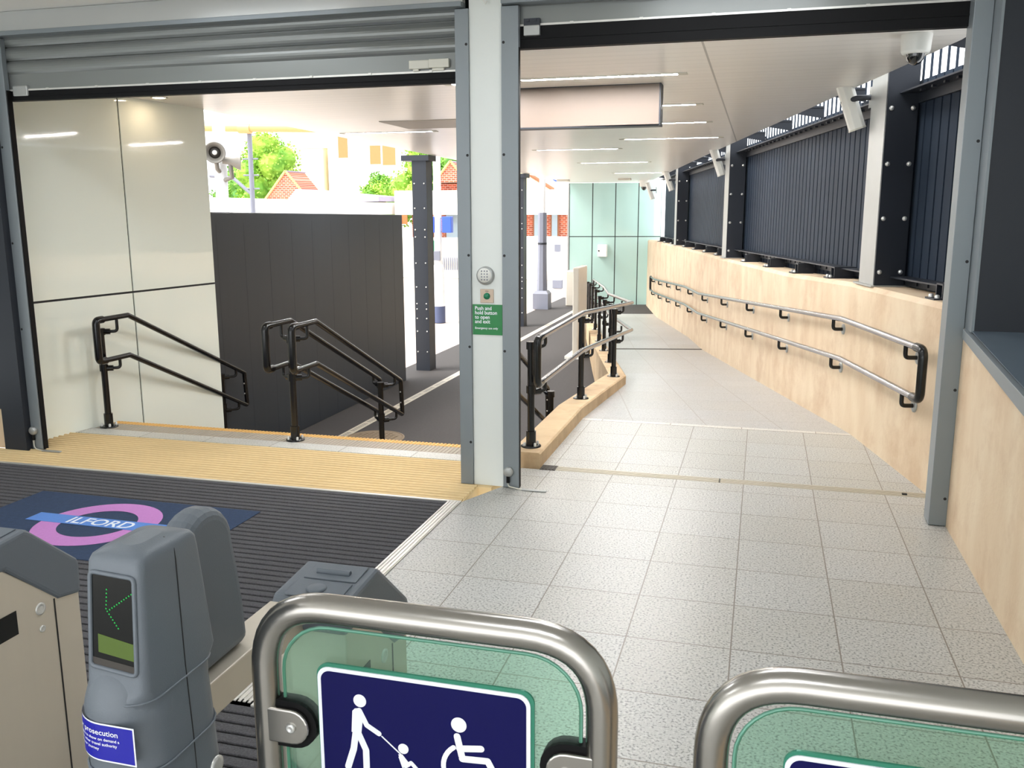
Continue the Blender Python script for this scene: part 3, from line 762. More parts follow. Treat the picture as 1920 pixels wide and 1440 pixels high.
MB().prism([(2.3,-4.2,-.15),(2.5,-4.2,-.15),(2.5,5.6,-.15),(2.3,5.6,-.15)], (0,0,3.4)).build('wall_hall_right', M['column'], kind='structure')
MB().box(-8.2,-4.2,3.0,2.5,-4.0,3.23).box(-8.2,-4.2,-.15,-7.6,-4.0,3.0).box(1.9,-4.2,-.15,2.5,-4.0,3.0).build('wall_back', M['column'], kind='structure')
# hook on the pillar
m = MB(); m.tube([(-1.71,5.60,3.232),(-1.712,5.59,3.16),(-1.705,5.59,3.13),(-1.712,5.59,3.09),(-1.702,5.59,3.075),(-1.695,5.595,3.09)], .006, 8)
m.build('wire_hook', M['white'], label='thin white wire hook dangling at the pillar top', cat='hook')
# left low wall beyond the dark post
MB().box(-8,5.60,0,-5.66,5.76,.32).build('wall_front_left', M['concrete'], kind='structure')
MB().box(-8,5.58,.32,-5.66,5.76,.46).build('trim_5', M['navy'], kind='structure')
MB().box(-8,5.66,.46,-5.66,5.68,3.23).build('window_1', M['gwindow'], kind='structure')
t = empty('wall_socket', (-5.70,5.60,.46), 'white box on the dark sill by the navy post, left edge', 'socket box')
MB().box(-5.80,5.56,.462,-5.655,5.65,.555).build('casing', M['white'], t, bevel=.006)
MB().cyl((-5.70,5.558,.505),(-5.70,5.564,.505),.008,8).build('screw', M['joint'], t)

# things on the white pillar
y = 5.635
t = empty('round_intercom', (-1.727,y,1.42), 'round grey intercom on the white pillar above the green button', 'intercom')
RY = Matrix.Rotation(PI/2,3,'X')
MB().lathe([(.060,0),(.060,.012),(.052,.022),(.046,.024),(.001,.024)], (-1.727,y,1.42), RY, 32).build('bezel', M['galv'], t)
MB().lathe([(.047,0),(.046,.004),(.001,.006)], (-1.727-.003,y-.0235,1.423), RY, 28).build('face', M['white'], t)
for i in range(3):
    for j in range(4): MB().lathe([(.0052,0),(.004,.0025),(.001,.003)], (-1.747+i*.0185,y-.0275,1.395+j*.0185), RY, 8).build('speaker_hole', M['polegrey'], t)
t = empty('exit_button', (-1.719,y,1.287), 'square metal exit button plate with green dome on the white pillar', 'button')
MB().box(-1.764,y-.006,1.243,-1.674,y,1.332).build('plate', M['plate'], t, bevel=.002)
MB().lathe([(.022,0),(.021,.008),(.014,.016),(.004,.019)], (-1.719,y-.006,1.287), RY, 20).build('push_dome', M['greenbtn'], t)
m = MB()
m.text('PUSH', .009, Matrix.Translation((-1.719,y-.0065,1.316)) @ Matrix.Rotation(PI/2,4,'X'), .0003, 'CENTER'); m.build('lettering', M['joint'], t)
t = empty('green_notice', (-1.712,y,1.03), 'green notice with white instructions on the white pillar', 'notice')
MB().box(-1.818,y-.004,1.032,-1.616,y,1.232).build('panel', M['green'], t)
m = MB(); R4 = Matrix.Rotation(PI/2,4,'X')
for i, s in enumerate(('Push and','hold button','to open','and exit')):
    m.text(s, .0345, Matrix.Translation((-1.803,y-.0045,1.196-i*.0292)) @ R4 @ Matrix.Diagonal((.93,1,1,1)), .0004)
m.text('Emergency use only', .0195, Matrix.Translation((-1.803,y-.0045,1.070)) @ R4, .0004)
m.build('lettering', M['signwhite'], t)
# floor contacts at the feet of the guides
def contact(x, yf, z, fx, l, sgn=1):
    t = empty('shutter_contact', (x,yf,z), l, 'contact switch', 'contact switches at the guide feet')
    m = MB(); m.lathe([(.034,0),(.034,.02),(.026,.03),(.001,.031)], (x,yf,z), RY, 20); m.build('round_body', M['galv'], t, bevel=.002)
    MB().cyl((x-.002,yf-.014,z-.03),(x-.002,yf-.014,z-.075),.012,10).build('gland', M['rubber'], t)
    m = MB(); m.tube(fillet([(x-.002,yf-.014,z-.07),(x,yf-.016,.015),(fx-.05,yf-.03,.006),(fx,yf-.03,.006)],.03), .0045, 8); m.build('cable', M['offwhite'], t)
    m = MB(); m.obox((fx+.05,yf-.03,.006),.17,.03,.010,Matrix.Identity(3)); m.build('floor_strip_cover', M['galv'], t, bevel=.003)
contact(-1.572,5.62,.115,-1.44,'round grey contact with cable at the foot of the white pillar')
contact(-5.425,5.62,.155,-5.30,'round grey contact with cable at the foot of the left guide')

# ------------------------------------------------------------------ handrails
def post(parent, x, y, z0, z1, r=.027, joints=()):
    m = MB(); m.cyl((x,y,z0),(x,y,z1),r,14); m.cyl((x,y,z0+.012),(x,y,z0+.12),r+.010,14)
    for zj in joints: m.cyl((x,y,zj-.028),(x,y,zj+.028),r+.009,14)
    p = m.build('post', M['black'], parent)
    m = MB(); m.lathe([(.075,0),(.075,.010),(.05,.014)], (x,y,z0), n=20); m.build('base_flange', M['black'], p)
    for k in range(4):
        a = PI/4+k*PI/2; MB().lathe([(.010,0),(.010,.022),(.005,.026)], (x+.056*math.cos(a),y+.056*math.sin(a),z0+.012), n=8).build('anchor_bolt', M['bolt'], p)
    return p
def arm(parent, p, q, drop=.085, r=.013):
    """bracket: sideways from the post at p, then an elbow up to the rail at q"""
    p, q = Vector(p), Vector(q); e = Vector((q.x,q.y,q.z-drop))
    s0 = Vector((p.x,p.y,e.z))
    m = MB(); m.tube(fillet([s0,e,q],.03), r, 10); dirv = (e-s0).normalized(); m.cyl(s0+dirv*.02, s0+dirv*.075, r+.012, 10)
    m.build('bracket', M['black'], parent)
def stair_loop(x, ends=True):
    up = [(6.22,.950),(6.62,.950),(8.375,.135)]; lo = [(8.40,-.225),(6.60,.605),(6.22,.605)]
    pts = [(x,a,b) for a, b in up+lo]
    return fillet(pts, [.07,.03,.02,.02,.03,.07], 6, True)
def sleeve(parent, x):
    m = MB(); m.tube(fillet([(x,6.30,.950),(x,6.22,.950),(x,6.22,.605),(x,6.30,.605)],.07,6), .031, 14); 
    m.build('end_sleeve', M['black'], parent)
def stair_rail(px, xs, l):
    t = empty('stair_handrail', (px,7.3,-.3), l, 'handrail', 'black handrails on the steps')
    zt, zl = .80, .52
    post(t, px, 6.405, 0, zt+.06, joints=(zt+.03,zl))
    post(t, px, 8.13, ZP, .155, joints=(.13,-.19))
    for x in xs:
        MB().tube(stair_loop(x), .0225, 12, closed=True).build('rail_loop', M['black'], t); sleeve(t, x)
        arm(t, (px,6.405,0), (x,6.47,.935), .105); arm(t, (px,6.405,0), (x,6.47,.590), .075)
        arm(t, (px,8.13,0), (x,8.22,.195), .07); arm(t, (px,8.13,0), (x,8.24,-.16), .07)
        m = MB()
        for z in (.02,-.09): m.lathe([(.008,0),(.006,.004)], (x,8.36,z), RY, 8)
        m.build('end_bolts', M['bolt'], t)
stair_rail(-5.385,[-5.27],'black looped handrail beside the cream glass wall on the steps')
stair_rail(-3.595,[-3.48,-3.71],'double black handrail in the middle of the steps')
stair_rail(-1.86,[-1.95],'black handrail on the steps hard against the ramp kerb, glimpsed past the white pillar')

# ramp handrail on the kerb
t = empty('ramp_handrail', (-1.6,8,0), 'steel handrail on black posts along the ramp kerb', 'handrail')
def rz(x, y, h): return (x, y, zramp(x, y)+h)
bend = (-1.50, 10.95)
def rail_path(h):
    p = [rz(-1.50,6.14,h), rz(-1.50,7.80,h), rz(*bend,h)]
    for s in (9.6,11.3,17.0): p.append(rz(*st(s,-1.60),h))
    return p
for h in (.945,.612):
    m = MB(); m.tube(fillet(rail_path(h),.12,4), .023, 12); m.build('handrail_tube', M['rail'], t)
m = MB(); z = .0
m.tube(fillet([rz(-1.50,6.24,.945),rz(-1.50,6.12,.945),rz(-1.50,6.12,.612),rz(-1.50,6.24,.612)],.06,6), .029, 14); m.build('end_sleeve', M['black'], t)
e0, e1 = rail_path(.945)[-1], rail_path(.612)[-1]
m = MB(); m.tube(fillet([Vector(e0)-Vector((D.x,D.y,0))*.05,Vector(e0)+Vector((D.x,D.y,0))*.06,Vector(e1)+Vector((D.x,D.y,0))*.06,Vector(e1)-Vector((D.x,D.y,0))*.05],.06), .026, 12); m.build('end_sleeve', M['black'], t)
PP = [(-1.59,6.30),(-1.592,8.23),(-1.588,10.17)]+[st(s,-1.745) for s in (6.16,7.95,9.78,11.6,13.4,15.3,16.8)]
for i, (x, y) in enumerate(PP):
    z0 = kz(x, y)-.001 if i < 3 else zramp_st(to_st(x,y)[0],-1.65)+.110
    zt = zramp(x, y)+.945-.07
    post(t, x, y, z0, zt+.02, joints=(zt-.005,zramp(x,y)+.545))
    rx, ry = (-1.50, y+.07) if i < 3 else st(to_st(x,y)[0]+.07,-1.60)
    for h in (.945,.612): arm(t, (x,y,0), rz(rx,ry,h-.012), .075)

# wall handrail
t = empty('wall_handrail', W(6,-.05,.8), 'twin steel handrails on black brackets along the beige ramp wall', 'handrail')
def wrp(h): return [W(s,-.09,zramp_st(s,0)+h) for s in (.10,1.75,9.6,11.3,17.0,17.9)]
for h in (.955,.625):
    m = MB(); m.tube(fillet(wrp(h),.12,4), .023, 12); m.build('handrail_tube', M['rail'], t)
for sa, sb in ((.16,.04),(17.85,17.98)):
    za, zb2 = zramp_st(sa,0)+.955, zramp_st(sa,0)+.625
    m = MB(); m.tube(fillet([W(sa,-.09,za),W(sb,-.09,za),W(sb,-.09,zb2),W(sa,-.09,zb2)],.06,6), .030, 14); m.build('end_sleeve', M['black'], t)
s = .36; k = 0
ws = [.34,1.98,3.85,5.6,7.4,9.2,10.9,12.6,14.3,16.0,17.6]
for s in ws:
    for h in (.955,.625):
        z = zramp_st(s,0)+h
        m = MB(); m.tube(fillet([W(s,.0,z-.10),W(s,-.09,z-.10),W(s,-.09,z-.012)],.028), .015, 10); b = m.build('bracket', M['black'], t)
        rx = RZ @ Matrix.Rotation(-PI/2,3,'Y')
        MB().lathe([(.045,0),(.045,.008),(.035,.012)], W(s,-.001,z-.10), rx, 18).build('rose', M['galv'], b)

# ------------------------------------------------------------------ ticket gates
def gate_cabinet(t, dx):
    X0, X1 = -.965+dx, -.787+dx
    body = [(1.58,0),(1.902,0),(1.902,.845),(1.82,.855),(1.66,.99),(1.58,.99)]
    MB().prism([(X0+.006,a,b) for a,b in body], (X1-X0-.012,0,0)).build('cabinet', M['cabinet'], t, bevel=.003)
    lid = [(1.572,.982),(1.572,1.032),(1.592,1.055),(1.738,1.067),(1.752,1.060),(1.905,.928),(1.912,.912),(1.908,.828),(1.826,.843),(1.668,.984)]
    lo = MB().prism([(X0,a,b) for a,b in lid], (X1-X0,0,0)).build('lid', M['lid'], t, bevel=.012, seg=3)
    m = MB(); m.prism([(X0+.035,1.662,1.0605),(X1-.02,1.662,1.0605),(X1-.02,1.732,1.067),(X0+.035,1.732,1.067)], (0,0,.003))
    m.build('access_hatch', M['lid'], lo, bevel=.002)
    m = MB(); m.tube([(X0+.055,1.69,1.068),(X1-.045,1.69,1.068)], .007, 10); m.build('hatch_grip', M['lid'], lo, bevel=0)
    m = MB(); m.prism([(X0+.03,1.585,1.054),(X1-.022,1.585,1.054),(X1-.022,1.652,1.060),(X0+.03,1.652,1.060)], (0,0,.004)); m.lathe([(.022,0),(.020,.004),(.001,.005)], ((X0+X1)/2,1.617,1.061), n=20)
    m.build('card_reader', M['lid'], lo, bevel=.002)
    m = MB(); m.box(X1-.0062,1.812,.0,X1-.0045,1.816,.85); m.build('door_seam', M['joint'], t)
    for zz, r in ((.843,.016),(.788,.009)):
        m = MB(); m.lathe([(r,0),(r,.003),(r*.65,.004),(r*.6,.002),(r*.3,.003),(.0005,.003)], (X1-.006,1.766,zz), Matrix.Rotation(PI/2,3,'Y'), 18); m.build('lock', M['bolt'], t)
    m = MB(); m.box(X1-.0065,1.585,.81,X1-.0045,1.690,.872); m.build('reader_slot', M['screen'], t)
t = empty('ticket_gate', (-.88,1.45,0), 'grey ticket barrier with reader head, rounded flap and stainless end cabinet', 'ticket gate')
gate_cabinet(t, 0)
MB().box(-.965,1.15,.973,-.888,1.58,1.040).build('crossbar', M['cabinet'], t, bevel=.003, label='stainless bar joining reader and cabinet')
fl = [(1.205,1.04),(1.412,1.042),(1.406,1.12),(1.394,1.20),(1.384,1.25)]
for k in range(1,12):
    a = PI*k/12; fl.append((1.303+.080*math.cos(a), 1.262+.075*math.sin(a)))
fl += [(1.222,1.25),(1.212,1.18)]
MB().prism([(-.968,a,b) for a,b in fl], (.060,0,0)).build('flap', M['lid'], t, bevel=.022, seg=4)
# reader head: lofted housing
secs = [(0,-.970,1.005,-.830,1.222,.062),(.95,-.970,1.005,-.832,1.220,.062),(1.03,-.969,1.006,-.834,1.217,.062),(1.100,-.967,1.008,-.837,1.213,.060),(1.128,-.962,1.014,-.838,1.209,.050),(1.146,-.950,1.022,-.8385,1.206,.022),(1.152,-.947,1.024,-.839,1.205,.015),
        (1.325,-.938,1.037,-.842,1.182,.012),(1.344,-.937,1.038,-.8425,1.180,.014),(1.352,-.9345,1.041,-.845,1.175,.016),(1.358,-.927,1.050,-.852,1.163,.020),(1.362,-.908,1.070,-.870,1.140,.018)]
m = MB(); vs = []; fs = []; nn = 0
for (z, x0, y0, x1, y1, r) in secs:
    pr = rrect(x0, y0, x1, y1, min(r,(x1-x0)/2-.001), 5); nn = len(pr)
    for (a, b) in pr:
        zz = z + (.010 if z > 1.33 else 0)*((b-1.04)/.14)*0
        vs.append((a, b, z))
for i in range(len(secs)-1):
    for j in range(nn): fs.append((i*nn+j, i*nn+(j+1)%nn, (i+1)*nn+(j+1)%nn, (i+1)*nn+j))
m.add(vs, fs, True); m.add(vs[-nn:], [tuple(range(nn))], True)
rd = m.build('reader_head', M['pod'], t)
m = MB(); m.lathe([(.067,1.060),(.067,1.116),(.065,1.128),(.059,1.148),(.052,1.163),(.044,1.175),(.03,1.185),(.001,1.19)], (-.9035,1.071,0), n=36); m.build('front_hood', M['pod'], rd)
def pface(x, z, off=0): # sloping reader face
    return (x, 1.024+(z-1.152)*.0752-off, z)
m = MB()
m.tube(fillet([pface(-.932,1.186,.001),pface(-.853,1.178,.001),pface(-.853,1.326,.001),pface(-.928,1.330,.001)],.008,4,True), .0035, 8, closed=True); m.build('screen_bezel', M['pod'], rd)
m = MB(); m.prism([pface(-.931,1.187,.0008),pface(-.8545,1.180,.0008),pface(-.8545,1.324,.0008),pface(-.927,1.328,.0008)], (0,.005,0)); m.build('screen', M['screen'], rd)
m = MB(); m.prism([pface(-.929,1.189,.0012),pface(-.857,1.182,.0012),pface(-.857,1.192,.0012),pface(-.929,1.200,.0012)], (0,.002,0)); m.build('screen_ledge', M['castiron'], rd)
m = MB(); dots = []
for k in range(10): dots.append((-.858-.0042*k, 1.302-.0030*k))
for k in range(7): dots.append((-.900+.0030*k, 1.272-.0040*k))
for k in range(6): dots.append((-.902+.0004*k, 1.276+.0058*k))
for x, z in dots: m.lathe([(.0014,0),(.001,.0006)], pface(x,z,.0012), RY, 6)
m.build('arrow_leds', M['led'], rd, label='green dotted arrow on the black screen')
m = MB(); m.prism([pface(-.918,1.208,.0012),pface(-.856,1.200,.0012),pface(-.856,1.226,.0012),pface(-.918,1.236,.0012)], (0,.001,0)); m.build('display_strip', M['lcd'], rd, label='yellow green display strip')
# curved label wrapped round the front corner of the housing
CX, CY, CR = -.9065, 1.0705, .0625
def wrap(sx, h, off):
    r = CR+off
    if sx < 0: a = PI*1.5+sx/CR; return (CX+r*math.cos(a), CY+r*math.sin(a), h)
    return (CX+sx, CY-r, h)
def cyl_label(b, x0, x1, z0, z1, off, n=16):
    vs = []
    for k in range(n+1):
        q_ = x0+(x1-x0)*k/n; vs += [wrap(q_,z0,off), wrap(q_,z1,off)]
    b.add(vs, [(2*i,2*i+2,2*i+3,2*i+1) for i in range(n)])
m = MB(); cyl_label(m,-.075,.058,1.046,1.108,.0055); m.build('label_border', M['signwhite'], rd, label='white edge of the blue warning label')
m = MB(); cyl_label(m,-.072,.0555,1.0488,1.1055,.0060); m.build('warning_label', M['label'], rd, label='blue warning label')
m = MB()
for txt, sz, x_, z_ in (('n or prosecution',.0118,-.060,1.0855),('y able to show on demand a',.0064,-.050,1.0765),('ent or other travel authority',.0064,-.056,1.0685),('of your journey',.0064,-.050,1.0605)):
    g = MB(); g.text(txt, sz, Matrix.Identity(4), .0)
    m.add([wrap(v[0]*1.12+x_, v[1]*1.05+z_+.004, .0066) for v in g.v], g.f)
m.build('label_text', M['signwhite'], rd, label='white small print on the blue label')
for z, e in ((1.022,.0014),(1.133,.0004)):
    m = MB(); q0 = [q_ for q_ in secs if q_[0] <= z][-1]; q1 = [q_ for q_ in secs if q_[0] > z][0]; f_ = (z-q0[0])/(q1[0]-q0[0])
    sc = [a+(b-a)*f_ for a, b in zip(q0, q1)]; pr = rrect(sc[1]-e, sc[2]-e, sc[3]+e, sc[4]+e, sc[5], 5)
    m.tube([(a,b,z) for a,b in pr], .0020, 6, closed=True)
    m.build('housing_ridge', M['pod'], rd)
m = MB(); m.tube([(-.8325,1.118,.95),(-.8338,1.118,1.03),(-.8368,1.118,1.10),(-.8388,1.118,1.152),(-.8418,1.118,1.325),(-.8432,1.118,1.343),(-.848,1.118,1.3535),(-.860,1.118,1.3595)], .0011, 6); m.build('housing_seam', M['joint'], rd)
m = MB(); m.lathe([(.017,0),(.017,.003),(.010,.004),(.0005,.004)], (-.832,1.168,.945), Matrix.Rotation(PI/2,3,'Y'), 18); m.build('service_lock', M['bolt'], t)
t2 = empty('ticket_gate', (-1.83,1.74,0), 'stainless ticket gate cabinet with grey lid and key locks at the left edge', 'ticket gate')
gate_cabinet(t2, -.953)

# glass gate leaves
y = 1.233
t = empty('glass_gate', (-.484,y,0), 'left glass gate leaf with full blue pictogram sign in steel tube frame', 'gate', 'glass gate leaves')
x0, x1, zt = -.767, -.200, 1.216
m = MB(); m.tube(fillet([(x0,y,0),(x0,y,zt),(x1,y,zt),(x1,y,.25),(x0+.02,y,.25)],[0,.12,.12,.12,0],10), .0245, 20); m.build('tube_frame', M['stainless'], t)
m = MB(); pr = rrect(x0+.032,.30,x1-.032,zt-.034,.085,8); m.prism([(a,y-.005,b) for a,b in pr], (0,.010,0)); pane = m.build('glass_pane', M['gateglass'], t)
m = MB(); m.tube([(a,y,b) for a,b in pr], .0032, 6, closed=True); m.build('pane_edge', M['paneedge'], pane)
for sx, z in ((1,1.006),(-1,1.006),(1,.50),(-1,.50)):
    xb = x0 if sx > 0 else x1
    cap = [(xb,z-.031)]+[(xb+sx*(.052+.031*math.sin(a)), z-.031*math.cos(a)) for a in [PI*k/10 for k in range(11)]]+[(xb,z+.031)]
    m = MB(); m.prism([(a,y-.022,b) for a,b in cap], (0,.010,0)); cl = m.build('clamp', M['stainless'], t, bevel=.003)
    cap2 = [(xb,z-.042)]+[(xb+sx*(.052+.042*math.sin(a)), z-.042*math.cos(a)) for a in [PI*k/10 for k in range(11)]]+[(xb,z+.042)]
    m = MB(); m.prism([(a,y-.0125,b) for a,b in cap2], (0,.025,0)); m.build('gasket', M['rubber'], cl)
    m = MB(); m.lathe([(.0085,0),(.0085,.003),(.005,.005),(.003,.003),(.0005,.003)], (xb+sx*.052,y-.022,z), RY, 16); m.build('screw', M['bolt'], cl)
sx0, sx1, sz0, sz1 = -.668, -.309, .70, 1.119
ys = y-.005
m = MB(); m.prism([(a,ys-.004,b) for a,b in rrect(sx0-.002,sz0-.004,sx1+.006,sz1+.006,.022)], (0,.004,0)); m.build('sign_backing', M['gateedge'], pane)
m = MB(); m.prism([(a,ys-.006,b) for a,b in rrect(sx0,sz0,sx1,sz1,.020)], (0,.002,0)); m.build('sign_border', M['signwhite'], pane)
m = MB(); m.prism([(a,ys-.0068,b) for a,b in rrect(sx0+.0065,sz0+.0065,sx1-.0065,sz1-.0065,.0155)], (0,.001,0)); m.build('sign_face', M['signnavy'], pane)
# pictograms
def sp(u, v):  # sign face units (measured sign spans 398 x 440 units)
    return (sx0+(u-600)*.000902, sz1-(v-1242-.145*(u-600))*.000945)
LAY = [0]
def lay():
    LAY[0] += 1; return ys-.0072-LAY[0]*.00004
def stroke(b, pts, w, closed=False):
    w *= .00091
    for (p, q) in zip(pts, pts[1:]):
        a, c = Vector(sp(*p)), Vector(sp(*q)); d = (c-a)
        if d.length < 1e-6: continue
        th = math.atan2(d.y, d.x); poly = []
        for k in range(7): an = th+PI/2+PI*k/6; poly.append((a.x+w/2*math.cos(an), a.y+w/2*math.sin(an)))
        for k in range(7): an = th-PI/2+PI*k/6; poly.append((c.x+w/2*math.cos(an), c.y+w/2*math.sin(an)))
        yy_ = lay(); b.prism([(x,yy_,z) for x,z in poly], (0,.0003,0))
def disc(b, u, v, r):
    c = sp(u, v); r *= .00092
    yy_ = lay(); b.prism([(c[0]+r*math.cos(2*PI*k/24),yy_,c[1]+r*math.sin(2*PI*k/24)) for k in range(24)], (0,.0003,0))
def fig(b, pts): yy_ = lay(); b.prism([(sp(*p)[0],yy_,sp(*p)[1]) for p in pts], (0,.0003,0))
q = lambda u, v: (460+u/2.667, 1090+v/2.667)
m = MB(); disc(m,*q(594,580),12.2)
fig(m,[q(553,630),q(566,618),q(590,616),q(604,632),q(604,690),q(596,745),q(568,745),q(545,735)])
stroke(m,[q(590,628),q(626,702),q(688,744)],10); stroke(m,[q(568,735),q(553,822),q(520,914)],12.5); stroke(m,[q(580,740),q(618,828),q(618,960)],12.5)
stroke(m,[q(703,757),q(800,848)],2.6); disc(m,*q(812,818),9.8)
fig(m,[q(785,846),q(806,846),q(836,885),q(845,905),q(820,918),q(808,908)]); stroke(m,[q(822,906),q(850,888),q(880,921)],7.5)
disc(m,*q(797,945),6); stroke(m,[q(790,860),q(815,935)],2.6)
m.build('pictogram', M['signwhite'], pane, label='white figure pulling a child buggy')
m = MB(); disc(m,*q(1093,696),14)
stroke(m,[q(1084,752),q(1106,850)],12.5); stroke(m,[q(1095,812),q(1200,812)],12.5); stroke(m,[q(1108,862),q(1232,872),q(1285,975)],12.5)
cx_, cy_, r_ = 1112, 893, 98
stroke(m,[q(cx_+r_*math.cos(a), cy_-r_*math.sin(a)) for a in [math.radians(118+ (290-118)*k/16) for k in range(17)]], 9)
m.build('pictogram', M['signwhite'], pane, label='white wheelchair symbol')
t3 = dup(t, (-.484+.731,1.18,0), 'glass gate leaf in the lower right corner, mostly cut by the edge')

# ------------------------------------------------------------------ platform furniture
def dark_column(x, y, l):
    t = empty('canopy_column', (x,y,ZP), l, 'column', 'navy canopy columns on the platform')
    z1 = zc(y); m = MB(); m.box(x-.125,y-.15,ZP,x+.125,y-.138,z1-.02); m.build('bolted_plate', M['navy'], t)
    m = MB(); m.box(x+.105,y-.138,ZP,x+.118,y+.15,z1-.02); m.box(x-.118,y-.138,ZP,x-.105,y+.15,z1-.02); m.box(x-.12,y+.138,ZP,x+.12,y+.15,z1-.02); m.build('web_panel', M['darkwall'], t)
    m = MB(); m.box(x-.30,y-.18,z1-.09,x+.18,y+.18,z1+.0); m.build('head_beam', M['navy'], t)
    m = MB()
    for z in (-.55,-.20,.02,.18,.27,.55,.95,1.38,1.50,1.85,2.25):
        for dx in (-.085,.085): m.lathe([(.013,0),(.013,.006),(.006,.010)], (x+dx,y-.15,z), RY, 8)
    m.build('bolts', M['bolt'], t)
dark_column(-5.50,14.40,'navy bolted canopy column standing just past the dark wall')
dark_column(-5.43,20.45,'navy bolted canopy column half hidden by the white pillar')
# octagonal lamp column
t = empty('lamp_column', (-5.80,24.0,ZP), 'thick grey octagonal column with white top and block base', 'column')
m = MB(); m.lathe([(.30,0),(.30,.42),(.22,.50)], (-5.80,24.2,ZP), Matrix.Rotation(PI/4,3,'Z'), 4, False); m.build('base_block', M['polegrey'], t)
m = MB(); m.lathe([(.15,.48),(.125,1.4),(.12,2.60)], (-5.80,24.2,ZP), Matrix.Rotation(PI/8,3,'Z'), 8, False); m.build('shaft', M['polegrey'], t)
m = MB(); m.lathe([(.128,1.75),(.13,1.77),(.128,1.80)], (-5.80,24.2,ZP), n=16); m.build('strap', M['navy'], t)
m = MB(); m.lathe([(.085,2.60),(.085,5.0)], (-5.80,24.2,ZP), n=16); m.build('upper_pole', M['polewhite'], t)
for x, yy, l in ((-6.78,30.6,'thin pale post with grey block foot beyond the thick octagonal column, left of two'),(-6.38,31.2,'thin pale post with grey block foot beyond the thick octagonal column, right of two')):
    t = empty('platform_post', (x,yy,ZP), l, 'post', 'thin platform posts')
    MB().box(x-.16,yy-.12,ZP,x+.16,yy+.12,ZP+.28).build('foot', M['polegrey'], t)
    MB().cyl((x,yy,ZP+.28),(x,yy,ZP+1.25),.06,12).build('pole', M['polewhite'], t)
    MB().box(x-.10,yy-.1,ZP+1.25,x+.08,yy+.1,ZP+1.5).build('head', M['polegrey'], t)
t = empty('totem_panel', (-3.22,16.4,ZP), 'tall thin cream totem panel standing behind the ramp handrail', 'totem')
MB().box(-3.29,16.1,ZP+.03,-3.175,16.9,.79).build('panel', M['totem'], t, bevel=.02)
MB().box(-3.42,16.05,ZP,-3.12,16.95,ZP+.05).build('foot', M['white'], t)
MB().box(-5.30,24.95,ZP,-4.98,25.38,.12).build('platform_cabinet', M['totem'], label='squat beige cabinet against the left end of the mint wall', cat='cabinet', bevel=.03)
# lamp pole with blue signs
t = empty('lamp_post', (-7.5,20.55,ZP), 'white platform lamp post with dark blue foot beside blue signs', 'lamp post')
m = MB(); m.lathe([(.15,0),(.15,.40)], (-7.5,20.6,ZP), n=20); m.build('foot', M['poledark'], t)
m = MB(); m.lathe([(.145,.40),(.135,1.32),(.10,1.40)], (-7.5,20.6,ZP), n=20); m.build('sleeve', M['polewhite'], t)
m = MB(); m.lathe([(.092,1.40),(.085,6)], (-7.5,20.6,ZP), n=16); m.build('pole', M['polewhite'], t)
m = MB(); m.box(-7.60,20.48,ZP+1.5,-7.42,20.52,ZP+1.72); m.build('plate', M['polegrey'], t)
for xa, xb, l in ((-7.80,-7.56,'blue sign box left of the white lamp post'),(-7.36,-7.13,'blue sign box right of the white lamp post')):
    MB().box(xa,20.5,1.28,xb,20.66,1.66).build('platform_sign', M['bluesign'], label=l, cat='sign', bevel=.01)
m = MB(); m.cyl((-7.68,20.58,1.30),(-7.22,20.58,1.30),.012); m.cyl((-7.68,20.58,1.62),(-7.22,20.58,1.62),.012); m.build('sign_bracket', M['polegrey'], label='thin bars carrying the two blue signs on the lamp post', cat='bracket')
# horn loudspeakers on a pole
t = empty('speaker_pole', (-8.1,12.5,ZP), 'white pole rising behind the dark wall with two horn loudspeakers', 'pole')
MB().cyl((-8.09,12.5,ZP),(-8.04,12.5,4.2),.095,16).build('pole', M['polewhite'], t)
def horn(c, d, l, r=.15):
    c = Vector(c); d = Vector(d).normalized(); R = d.to_track_quat('Z','Y').to_matrix()
    t = empty('horn_loudspeaker', c, l, 'loudspeaker', 'horn loudspeakers on the pole')
    m = MB(); vs = []; prof = [(.05,-.16),(.06,-.06),(.085,0),(.12,.06),(r,.10),(r+.008,.105),(r-.01,.10),(.11,.05),(.075,.0)]
    m.lathe(prof, c, R, 28); m.build('bell', M['horn'], t)
    m = MB(); m.lathe([(.088,.012),(.088,.016),(.05,.05),(.04,.05)], c, R, 24); k = m.build('throat', M['horncore'], t, label='dark throat of the horn')
    m = MB(); m.lathe([(.036,.05),(.036,.062),(.015,.068)], c, R, 18); m.build('centre_cap', M['white'], k)
    m = MB(); e = c-d*.05; m.tube([e+Vector((0,0,-.03)), e+Vector((.0,.03,-.24)), Vector((-8.06,12.5,e.z-.30))], .035, 8); m.build('bracket', M['horn'], t)
horn((-7.98,12.25,2.68),(.50,-.86,-.08),'horn loudspeaker facing the ticket hall on the white pole')
horn((-7.78,12.42,2.56),(.85,.5,-.05),'horn loudspeaker turned away behind the front horn',.13)

